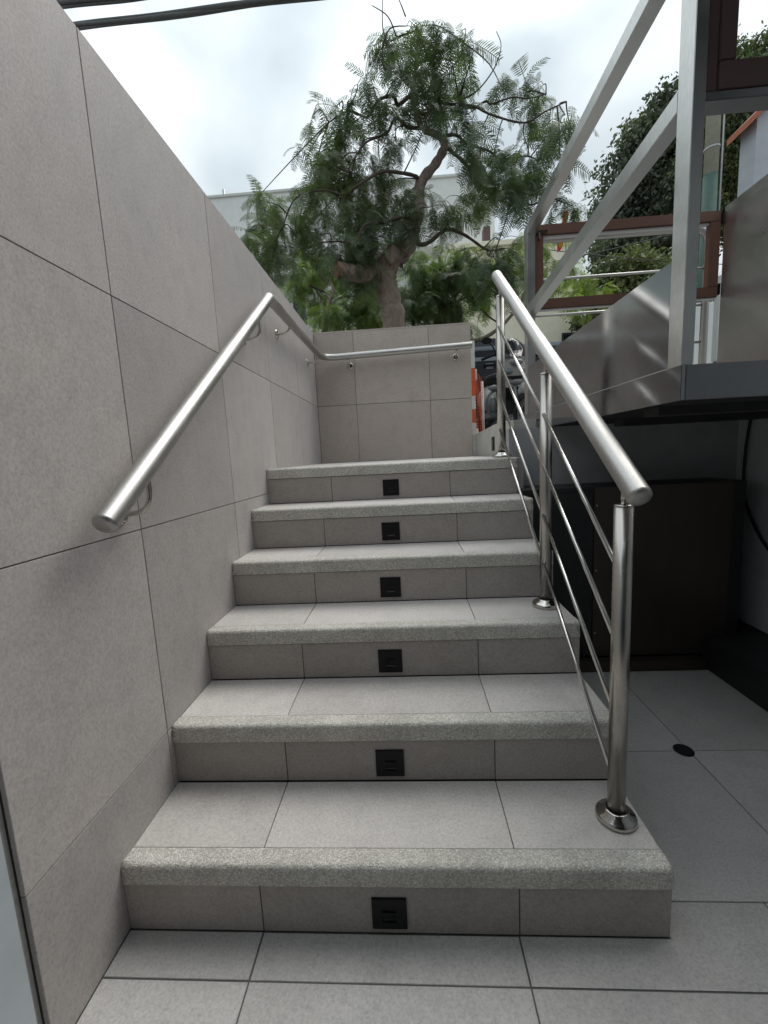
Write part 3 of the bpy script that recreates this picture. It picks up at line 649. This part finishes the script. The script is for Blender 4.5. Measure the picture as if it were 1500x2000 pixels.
limbs4 = [(ZL_([(860,1260,0),(1000,1245,0),(1090,1190,0),(1160,1100,0),(1180,1020,0),(1130,950,0)]), .05, .012), (ZL_([(1160,1100,0),(1250,1040,.2),(1340,1010,.3),(1430,1040,.4)]), .02, .006), (ZL_([(1180,1020,0),(1060,1000,0),(980,960,0)]), .02, .006), (ZL_([(1090,1190,0),(1000,1130,0),(960,1100,0)]), .018, .006)]
cl4 = Z([(980,990,55),(930,1010,45),(1150,1060,45),(1010,980,50),(1120,930,60),(1180,980,50),(1000,1060,45),(1060,1120,45),(1110,1040,50),(1250,930,50),(1320,970,50),(1270,1010,45),(1370,1050,50),(1430,1070,45),(1220,900,40),(1060,1010,50),(960,1010,45),(1400,1120,35),(900,930,40),(1330,1080,40)])
fern_tree('young_tree', 'pale yellow green feathery tree seen through the steel railings', 'tree', 7.2, limbs4, cl4, .95, M['fern_bright'], 7, 8, .5, 0, nparts=60, group='small feathery street trees')

# ------------------------------------------------------------------ dense broadleaf trees on the right
def leaf_tree(label, blobs, y, mtl, n, size, trunk):
    base = at(trunk[0], trunk[1], y); root_p = Vector((base.x, y, ZS)); T = tag(empty('broadleaf_tree', root_p), label, 'tree')
    V = []; top = at(blobs[0][0], blobs[0][1], y)
    k = MB(root_p); k.tube(smoothpath([root_p-Vector((0,0,.2)), root_p+Vector((.1,0,1.6)), (root_p+top)/2+Vector((0,0,.5)), top], 4), [.3-.018*i_ for i_ in range(13)], 10); k.build('trunk', M['bark'], T)
    tot = sum(b_[2]**2 for b_ in blobs)
    for (bx, by, br) in blobs:
        C_ = at(bx, by, y+random.uniform(-.8, .8)); R_ = br/FPX*(y-CAM.y); m1 = int(n*br*br/tot)
        k = MB(root_p); k.tube(smoothpath([(root_p+top)/2, (root_p+top)/4+C_/2, C_], 3), .05, 6, cap=False); k.build('limb', M['twig'], T)
        # sub clumps on the blob
        nc = max(12, m1//55); dirs = RNG.normal(size=(nc, 3)); dirs /= np.linalg.norm(dirs, axis=1)[:, None]
        cc = np.array(C_) + dirs*R_*RNG.uniform(.45, 1.0, (nc, 1)); idx = RNG.integers(0, nc, m1)
        P_ = cc[idx] + RNG.normal(size=(m1, 3))*R_*.15*np.array([1,1,.8])
        a = RNG.normal(size=(m1, 3)); a[:, 2] -= .9; a /= np.linalg.norm(a, axis=1)[:, None]
        b_ = np.cross(a, RNG.normal(size=(m1, 3))); b_ /= np.linalg.norm(b_, axis=1)[:, None]
        s = size*RNG.uniform(.6, 1.3, (m1, 1)); wv = s*.24
        quad = np.stack([P_, P_+a*s*.5+b_*wv, P_+a*s, P_+a*s*.5-b_*wv], 1); V.append(quad.reshape(-1, 3))
    V = np.concatenate(V)-np.array(root_p); o = np_mesh('crown', V, np.arange(len(V)).reshape(-1, 4), mtl, T); o['kind'] = 'stuff'
    return T
leaf_tree('dark drooping broadleaf tree behind the square steel rails', [(1270,290,55),(1245,360,70),(1300,250,60),(1320,330,70),(1230,440,70),(1300,430,80),(1340,220,50),(1215,500,50),(1290,520,70),(1350,400,60)], 15., M['ficus_dark'], 52000, .17, (1300,700))
leaf_tree('tall olive green broadleaf tree behind the cream and green pole', [(1440,230,70),(1480,170,60),(1420,320,70),(1470,340,80),(1490,260,60),(1400,260,50),(1420,160,50),(1500,140,50),(1540,240,90),(1400,400,50),(1470,420,60)], 12.5, M['ficus'], 90000, .11, (1460,700))
leaf_tree('low dark green leafy tree between the steel rails and the cream house', [(1230,560,60),(1180,560,45),(1280,600,60),(1190,620,50),(1240,650,60),(1150,640,35),(1150,575,28),(1320,620,60)], 11.5, M['ficus'], 30000, .135, (1240,720))

# ------------------------------------------------------------------ buildings across the street
def bbox(px0, py0, px1, py1, y):
    a, b_ = at(px0, py0, y), at(px1, py1, y); return min(a.x,b_.x), min(a.z,b_.z), max(a.x,b_.x), max(a.z,b_.z)
def window(parent, name, x0, z0, x1, z1, y, mullions=1, glass='glass_dark', frame='frame_dark'):
    fr = .06; k = MB((x0, y, z0))
    k.box((x0, y-.03, z0), (x0+fr, y+.02, z1)); k.box((x1-fr, y-.03, z0), (x1, y+.02, z1)); k.box((x0+fr, y-.03, z0), (x1-fr, y+.02, z0+fr)); k.box((x0+fr, y-.03, z1-fr), (x1-fr, y+.02, z1))
    for i_ in range(mullions):
        xm = x0+(x1-x0)*(i_+1)/(mullions+1); k.box((xm-fr/2, y-.028, z0+fr), (xm+fr/2, y+.02, z1-fr))
    wo = k.build(name, M[frame], parent)
    k = MB((x0, y, z0)); k.box((x0+fr, y-.006, z0+fr), (x1-fr, y+.004, z1-fr)); k.build('pane', M[glass], wo)
Y1 = 15.
b1_ = tag(empty('white_building', (-6, Y1, ZS)), 'long white flat roofed building behind the trees on the left', 'building')
zt = at(415,388,Y1).z
part('wall', M['white_paint'], ((-14, Y1, at(500,430,Y1).z-1.3), (4.1, Y1+8, zt)), parent=b1_, bev=0)
zc_ = at(540,545,Y1).z
part('lower_wall', M['grey_paint'], ((-14, Y1-.25, ZS), (3.2, Y1-.01, zc_-.12)), parent=b1_, bev=0)
part('ledge', M['white_paint'], ((-14, Y1-.55, zc_-.119), (3.3, Y1-.002, zc_+.02)), parent=b1_, bev=.01)
part('roof_coping', M['grey_paint'], ((-14, Y1-.05, zt+.001), (4.15, Y1+.2, zt+.09)), parent=b1_, bev=.01)
k = MB((-5.4, Y1+1, zt)); k.tube([(-5.45, Y1+.4, zt), (-5.45, Y1+.4, zt+.5)], .04, 8); k.build('vent_pipe', M['dark_steel'], b1_)
for q in ((572,582,600,640), (622,618,655,645), (480,450,505,480)):
    x0, z0, x1, z1 = bbox(*q, Y1-.25); window(b1_, 'window', x0, z0-1.2 if q[0] > 500 else z0, x1, z1, Y1-.28, 1, 'glass_blue' if q[0] > 600 else 'glass_dark')
Y2 = 13.
b2_ = tag(empty('cream_house', (3, Y2, ZS)), 'cream painted house with dark windows behind the parked pickup', 'building')
xl, xr_ = at(880,600,Y2).x, at(1122,570,Y2).x; zt2 = at(1040,476,Y2).z
part('wall', M['cream_paint'], ((xl, Y2, ZS), (xr_, Y2+7, zt2)), parent=b2_, bev=0)
part('parapet', M['cream_paint'], ((xl-.05, Y2-.08, zt2+.001), (xr_+.05, Y2+.2, zt2+.15)), parent=b2_, bev=.01)
x0, z0, x1, z1 = bbox(915,560,957,606,Y2); window(b2_, 'window', x0, z0, x1, z1, Y2-.01, 2)
x0, z0, x1, z1 = bbox(1097,651,1121,680,Y2); window(b2_, 'window', x0, z0, x1, z1, Y2-.01, 0)
x0, z0, x1, z1 = bbox(925,664,968,700,Y2); window(b2_, 'window', x0, z0, x1, z1, Y2-.01, 0)
x0, z0, x1, z1 = bbox(948,432,962,478,Y2); part('chimney', M['dark_brown'], ((x0, Y2+.3, z0), (x1, Y2+.6, z1)), parent=b2_, bev=0)
Y3 = 8.5
k = MB((-1, Y3, ZS)); a_, b__ = at(560,638,Y3), at(930,640,Y3); k.box((a_.x-6, Y3, ZS), (b__.x-.3, Y3+.2, at(700,637,Y3).z), .01); tag(k.build('garden_wall', M['cream_paint']), 'cream garden wall showing just above the tiled landing wall', 'wall')
# bluish wall with clay coping at the right edge
Y4 = 5.
nb = tag(empty('neighbour_wall', (5.3, Y4, ZS)), 'bluish white wall with sloping red clay coping at the right edge', 'wall')
pa, pb_ = at(1460,245,Y4), at(1500,205,Y4); sl_ = (pb_.z-pa.z)/(pb_.x-pa.x); xw = at(1475,300,Y4).x
k = MB((xw, Y4, ZS)); k.poly([(xw, Y4, ZS), (xw+4, Y4, ZS), (xw+4, Y4, pa.z+sl_*(xw+4-pa.x)-.02), (xw, Y4, pa.z+sl_*(xw-pa.x)-.02)], (0, .25, 0)); k.build('wall_body', M['bluish_wall'], nb)
k = MB((xw, Y4, ZS))
for i_ in range(14):
    xa_ = pa.x+i_*.26; za_ = pa.z+sl_*(xa_-pa.x)
    k = MB((xa_, Y4, za_)); k.poly([(xa_, Y4-.07, za_-.015), (xa_+.257, Y4-.07, za_+sl_*.257-.015), (xa_+.257, Y4-.07, za_+sl_*.257+.06), (xa_, Y4-.07, za_+.06)], (0, .4, 0)); k.build('coping_tile', M['red_clay'], nb)
# grey wall seen under the gate
k = MB((3.5, 4.6, ZS)); a_ = at(1362,600,4.6); k.box((a_.x-.1, 4.6, ZS), (xw+1.5, 4.75, at(1380,590,4.6).z)); tag(k.build('rendered_wall', M['white_paint']), 'rough pale rendered wall seen low through the bent tube railing', 'wall')

# pole, wires, flag
YP = 9.; pp = at(1385,400,YP)
po = tag(empty('utility_pole', (pp.x, YP, ZS)), 'cream concrete pole with green painted lower band in front of the trees', 'pole')
rp_ = abs(at(1397,400,YP).x-at(1372,400,YP).x)/2; zg_ = at(1380,343,YP).z; zr_ = at(1380,294,YP).z
k = MB((pp.x, YP, ZS)); k.tube([(pp.x, YP, zg_), (pp.x+.02, YP, zg_+6)], [rp_, rp_*.82], 20); sh = k.build('shaft', M['pole_cream'], po)
k = MB((pp.x, YP, ZS)); k.tube([(pp.x-.01, YP, ZS-.1), (pp.x, YP, zg_-.001)], [rp_*1.15, rp_*1.003], 20); k.build('green_band', M['pole_green'], po)
k = MB((pp.x, YP, zr_)); k.lathe([(rp_+.012, 0), (rp_+.012, .035)], (pp.x, YP, zr_), n=20); k.build('strap', M['dark_steel'], po)
k = MB((pp.x, YP, ZS)); k.tube([(pp.x+rp_+.03, YP-.05, ZS), (pp.x+rp_+.05, YP-.05, zg_+6)], .022, 6); k.build('conduit', M['dark_steel'], po)
def wire(label, a, b_, sag, r, lumps=0, strands=1, name='overhead_cable', group=None):
    root_ = tag(empty(name, a), label, 'cable', group)
    for s_ in range(strands):
        ph = s_*math.tau/strands; P = []; rr = []
        n = 60
        for i_ in range(n+1):
            t_ = i_/n; p = a.lerp(b_, t_); p = p - Vector((0,0,sag*4*t_*(1-t_)))
            off = r*1.0*(strands > 1); p = p + Vector((0, math.cos(ph+t_*14)*off, math.sin(ph+t_*14)*off + lumps*math.sin(t_*37+s_)*.4))
            P.append(p); rr.append(r*(1+.25*math.sin(t_*50+s_*2)*(lumps > 0)))
        k = MB(a); k.tube(P, rr, 8); k.build('strand', M['cable'], root_)
YC = 3.4
def ext(p, q, y, e0, e1):
    a, b_ = at(*p, y), at(*q, y); d = b_-a; return a-d*e0, b_+d*e1
a, b_ = ext((155,52), (570,-3), YC, 2., 3.); wire('thick twisted overhead cable bundle crossing the sky behind the wall, lower one', a, b_, .0, .0155, .012, 4)
a, b_ = ext((118,11), (230,-3), YC, 5., 9.); wire('upper overhead cable bundle at the very top left corner', a, b_, .0, .015, .008, 3)
a, b_ = ext((1130,490), (1500,380), 10., .3, .8); wire('thin drooping wire crossing in front of the olive green tree', a, b_, .25, .010)
a, b_ = ext((1130,488), (1400,498), 10.2, .3, 1.5); wire('thin nearly level wire in the sky gap between the rails', a, b_, .2, .010)
fa, fb_ = at(1105,412,11), at(1090,492,11)
fg = tag(empty('red_flag', fb_), 'narrow red flag hanging above the cream house', 'flag')
k = MB(fb_); k.tube([(fa.x+.03, 11.05, ZS+4), (fa.x+.03, 11.05, fa.z+.1)], .02, 8); k.build('flagpole', M['dark_steel'], fg)
k = MB(fb_); n = 14; A = []
for i_ in range(n+1):
    t_ = i_/n; c_ = fa.lerp(fb_, t_); wd = .03+.05*math.sin(t_*3)+.015*math.sin(t_*17)
    A.append([k.bm.verts.new(c_ + Vector((u_*wd+.02*math.sin(t_*9), .05*math.sin(u_*5+t_*6), 0)) - fb_) for u_ in (-1,-.5,0,.5,1)])
for i_ in range(n):
    for j in range(4): f = k.bm.faces.new((A[i_][j], A[i_][j+1], A[i_+1][j+1], A[i_+1][j])); f.smooth = True
k.build('cloth', M['red_cloth'], fg, fix=False)

# ------------------------------------------------------------------ pickup
YT = 5.2; ZT = ZS-.04
pk = tag(empty('pickup_truck', (1.8, YT, ZT)), 'dark blue grey pickup parked beyond the white scooter', 'pickup')
k = MB((1.8, YT, ZT)); prof = [(-1.9,.35),(-1.95,.75),(-1.6,1.0),(-.7,1.12),(3.75,1.17),(3.80,.9),(3.78,.42),(3.2,.30),(-1.3,.28)]
k.poly([(x_, YT, ZT+z_) for x_, z_ in prof], (0, 1.8, 0)); bmesh.ops.bevel(k.bm, geom=k.bm.edges[:], offset=.04, segments=3, affect='EDGES'); k.build('body', M['truck_paint'], pk)
k = MB((1.8, YT, ZT)); k.poly([(-.6, YT+.12, ZT+1.15), (.0, YT+.2, ZT+1.68), (1.35, YT+.2, ZT+1.70), (1.62, YT+.12, ZT+1.15)], (0, 1.5, 0)); bmesh.ops.bevel(k.bm, geom=k.bm.edges[:], offset=.03, segments=2, affect='EDGES'); cabp = k.build('cab', M['truck_paint'], pk)
k = MB((1.8, YT, ZT)); k.poly([(-.4, YT+.12, ZT+1.19), (.05, YT+.17, ZT+1.62), (.6, YT+.17, ZT+1.63), (.6, YT+.12, ZT+1.19)], (0,.02,0)); k.poly([(.66, YT+.12, ZT+1.19), (.66, YT+.17, ZT+1.63), (1.28, YT+.17, ZT+1.62), (1.48, YT+.12, ZT+1.19)], (0,.02,0)); k.build('side_window', M['glass_dark'], pk)
part('sill_trim', M['truck_trim'], ((-.6, YT-.012, ZT+1.10), (3.74, YT+.03, ZT+1.165)), parent=pk, bev=.012)
part('bed_rail', M['truck_trim'], ((1.7, YT+.03, ZT+1.26), (3.72, YT+.09, ZT+1.315)), parent=pk, bev=.012)
part('bed_cover', M['truck_paint'], ((1.66, YT+.06, ZT+1.175), (3.74, YT+1.7, ZT+1.259)), parent=pk, bev=.01)
k = MB((1.95, YT, ZT+1)); a_ = at(956,714,YT); k.box((a_.x-.085, YT-.045, a_.z-.018), (a_.x+.085, YT-.02, a_.z+.014), .006); hd = k.build('door_handle', M['black_plastic'], pk)
k = MB((1.95, YT, ZT+1)); k.box((a_.x-.05, YT-.012, a_.z-.045), (a_.x+.05, YT-.002, a_.z+.03), .004); k.build('handle_recess', M['truck_trim'], hd)
for xx in (1.62, 2.3): part('door_seam', M['rubber'], ((xx, YT-.003, ZT+.33), (xx+.012, YT+.006, ZT+1.09)), parent=pk, bev=0)
part('side_moulding', M['rubber'], ((-1.2, YT-.02, ZT+.60), (3.7, YT+.01, ZT+.68)), parent=pk, bev=.006)
part('side_step', M['truck_trim'], ((.0, YT-.10, ZT+.30), (2.5, YT+.05, ZT+.34)), parent=pk, bev=.008)
for xx in (-1.0, 2.85):
    k = MB((xx, YT, ZT+.36)); k.lathe([(.0, .0), (.20, .0), (.24,-.03), (.33,-.03), (.36, .0), (.36, .2), (.0, .2)], (xx, YT-.02, ZT+.36), (0,1,0), 28); wh = k.build('wheel', M['rubber'], pk)
    k = MB((xx, YT, ZT+.36)); k.lathe([(.0,-.02), (.06,-.03), (.12,-.01), (.20,-.005)], (xx, YT-.025, ZT+.36), (0,1,0), 20); k.build('rim', M['truck_trim'], wh)

# ------------------------------------------------------------------ scooter facing the steps
sx, sy = 1.93, 4.1
sc_ = tag(empty('scooter', (sx, sy, ZS)), 'white and grey scooter with dark windscreen and mirrors parked facing the landing', 'scooter')
sc_.scale = (.86, .86, .86)
def sp_(name, mtl, fn, parent=sc_):
    k = MB((sx, sy, ZS)); fn(k); return k.build(name, mtl, parent)
z = ZS
wheel = sp_('wheel', M['rubber'], lambda k: k.lathe([(.17,-.05),(.23,-.055),(.26,-.03),(.27,0),(.26,.03),(.23,.055),(.17,.05),(.17,-.05)], (sx+.08, sy-.42, z+.27), (1,.25,0), 28))
sp_('rim', M['scooter_grey'], lambda k: (k.lathe([(.17,-.03),(.15,-.02),(.15,.02),(.17,.03)], (sx+.08, sy-.42, z+.27), (1,.25,0), 24), [k.tube([(sx+.08, sy-.42, z+.27), (sx+.08-.25*.155*math.cos(a)*.98, sy-.42+.155*math.cos(a), z+.27+.155*math.sin(a))], .012, 6) for a in [i_*math.tau/5 for i_ in range(5)]]), wheel)
sp_('wheel', M['rubber'], lambda k: k.lathe([(.15,-.055),(.22,-.06),(.26,0),(.22,.06),(.15,.055),(.02,0)], (sx-.16, sy+.86, z+.26), (1,.2,0), 24))
def mud(k):
    P = [(sx+.08, sy-.42+.30*math.cos(a), z+.27+.30*math.sin(a)) for a in [math.radians(d_) for d_ in (20,50,80,110,140,165)]]
    k.tube(P, [.05,.072,.08,.078,.07,.045], 12)
sp_('mudguard', M['scooter_white'], mud)
sp_('fork', M['scooter_grey'], lambda k: [k.tube([(sx+.08+s_*.085, sy-.42, z+.27), (sx+.05+s_*.08, sy-.18, z+.78)], .022, 10) for s_ in (-1,1)])
def shield(k):
    A = []
    for v_, zz_, yy_, wd in ((0,.62,-.24,.10),(1,.68,-.27,.17),(2,.76,-.28,.21),(3,.85,-.28,.20),(4,.94,-.26,.17),(5,1.02,-.20,.12)):
        A.append([k.bm.verts.new((u_*wd, yy_+abs(u_)**1.8*.16+.02, zz_)) for u_ in (-1,-.8,-.5,-.2,0,.2,.5,.8,1)])
    for i_ in range(len(A)-1):
        for j in range(8): f = k.bm.faces.new((A[i_][j], A[i_][j+1], A[i_+1][j+1], A[i_+1][j])); f.smooth = True
    bmesh.ops.solidify(k.bm, geom=k.bm.faces[:], thickness=.03)
sp_('front_shield', M['scooter_white'], shield)
def lamp(s_):
    def f(k): k.ball((sx+s_*.105, sy-.235, z+.80), .07, (1.15,.5,.5), 14)
    return f
for s_ in (-1, 1): sp_('headlight', M['glass_blue'], lamp(s_))
for c_z in (.90, .66): sp_('nose', M['scooter_grey'], lambda k: k.ball((sx, sy-.275, z+c_z), .09, (1.0,.5,.42)))
sp_('grille', M['black_plastic'], lambda k: (k.box((sx-.13, sy-.30, z+.70), (sx+.13, sy-.26, z+.735), .008), k.poly([(sx-.20, sy-.17, z+.48), (sx+.20, sy-.17, z+.48), (sx+.14, sy-.22, z+.60), (sx-.14, sy-.22, z+.60)], (0,.03,0))))
def screen(k):
    A = []
    for zz_, yy_, wd in ((.98,-.25,.13),(1.08,-.19,.155),(1.18,-.12,.13),(1.235,-.08,.08)):
        A.append([k.bm.verts.new((u_*wd, yy_+u_*u_*.08, zz_)) for u_ in (-1,-.6,-.2,.2,.6,1)])
    for i_ in range(3):
        for j in range(5): f = k.bm.faces.new((A[i_][j], A[i_][j+1], A[i_+1][j+1], A[i_+1][j])); f.smooth = True
    bmesh.ops.solidify(k.bm, geom=k.bm.faces[:], thickness=.006)
sp_('windscreen', M['glass_dark'], screen)
hb = sp_('handlebar', M['black_plastic'], lambda k: (k.tube(smoothpath([(sx-.36, sy+.06, z+1.02), (sx-.2, sy-.06, z+1.05), (sx, sy-.1, z+1.02), (sx+.2, sy-.06, z+1.05), (sx+.36, sy+.06, z+1.02)], 5), .018, 8), k.ball((sx, sy-.08, z+1.03), .08, (1.6,.8,.6))))
for s_ in (-1, 1):
    def mir(k, s_=s_):
        k.tube(smoothpath([(sx+s_*.20, sy-.06, z+1.05), (sx+s_*.25, sy-.10, z+1.14), (sx+s_*.29, sy-.10, z+1.19)], 4), .008, 6)
        c_ = Vector((sx+s_*.32, sy-.10, z+1.215)); pr = [(-.065,-.01),(-.05,.03),(.0,.045),(.055,.03),(.065,.0),(.03,-.035),(-.03,-.03)]
        k.poly([(c_.x+p_[0]*s_, c_.y, c_.z+p_[1]) for p_ in pr], (0,.03,0))
    sp_('mirror', M['black_plastic'], mir)
sp_('floorboard', M['scooter_grey'], lambda k: k.poly([(sx-.20, sy-.08, z+.28), (sx+.16, sy-.08, z+.28), (sx+.10, sy+.55, z+.28), (sx-.30, sy+.55, z+.28)], (0,0,.07)))
sp_('rear_body', M['scooter_white'], lambda k: (k.ball((sx-.12, sy+.75, z+.60), .30, (.62,1.5,.62)),))
sp_('seat', M['rubber'], lambda k: k.ball((sx-.10, sy+.60, z+.83), .25, (.6,1.7,.32)))
sp_('engine', M['rubber'], lambda k: k.poly([(sx-.17, sy-.15, z+.30), (sx+.17, sy-.15, z+.30), (sx+.20, sy-.12, z+.62), (sx-.20, sy-.12, z+.62)], (0,.12,0)))
sp_('leg_guard', M['scooter_grey'], lambda k: (k.tube(smoothpath([(sx-.18, sy-.1, z+.62), (sx-.33, sy-.16, z+.52), (sx-.34, sy-.12, z+.34), (sx-.18, sy-.05, z+.26)], 5), .016, 8),))
sp_('side_pod', M['scooter_grey'], lambda k: (k.ball((sx-.26, sy-.06, z+.42), .085, (.75,1.0,1.3)),))
sp_('indicator', M['scooter_grey'], lambda k: (k.ball((sx-.25, sy-.15, z+.62), .055, (1.4,.9,.7)),))
sp_('stand', M['scooter_grey'], lambda k: k.tube([(sx-.1, sy+.4, z+.28), (sx-.30, sy+.35, z+.02)], .014, 6))

# ------------------------------------------------------------------ orange mesh barrier
by0 = 3.25; bp = at(924,760,by0); bq = at(944,790,by0+.15)
bar_ = tag(empty('mesh_barrier', (bp.x, by0, ZS)), 'orange plastic mesh barrier on a red and white post beside the landing wall', 'barrier')
ztop = at(924,665,by0).z; nb_ = 7; x_ = at(926,760,by0).x-.01
for i_ in range(nb_):
    za_, zb2 = ZS+(ztop-ZS)*i_/nb_, ZS+(ztop-ZS)*(i_+1)/nb_
    k = MB((x_, by0, za_)); k.box((x_-.021, by0-.012, za_), (x_+.021, by0+.012, zb2-.001), .002); k.build('post_band', M['orange'] if i_ in (1,3,4) else M['offwhite'], bar_)
x2_ = bq.x; zt_ = at(944,745,by0+.15).z
k = MB((x2_, by0+.15, ZS)); k.tube([(x2_, by0+.15, ZS), (x2_-.01, by0+.15, zt_)], .013, 8); k.build('stake', M['offwhite'], bar_)
k = MB((x_, by0, ZS))
nz, nx_ = 22, 5
def mp_(u_, v_): return Vector((x_+.02+(x2_-x_-.03)*u_, by0+.15*u_+.03*math.sin(v_*7+u_*5), ZS+.02+(zt_-ZS-.02+(.10*(1-u_)))*v_))
for i_ in range(nz+1): k.tube([mp_(j/nx_, i_/nz) for j in range(nx_+1)], .0019, 4, cap=False)
for j in range(nx_+1): k.tube([mp_(j/nx_, i_/nz) for i_ in range(nz+1)], .0019, 4, cap=False)
k.build('mesh', M['orange'], bar_, fix=False)
k = MB((x_, by0, zt_)); k.box((x_+.015, by0+.03, zt_+.0), (x_+.045, by0+.05, zt_+.1), .003); k.build('clip', M['offwhite'], bar_)
print('fronds', n1_)
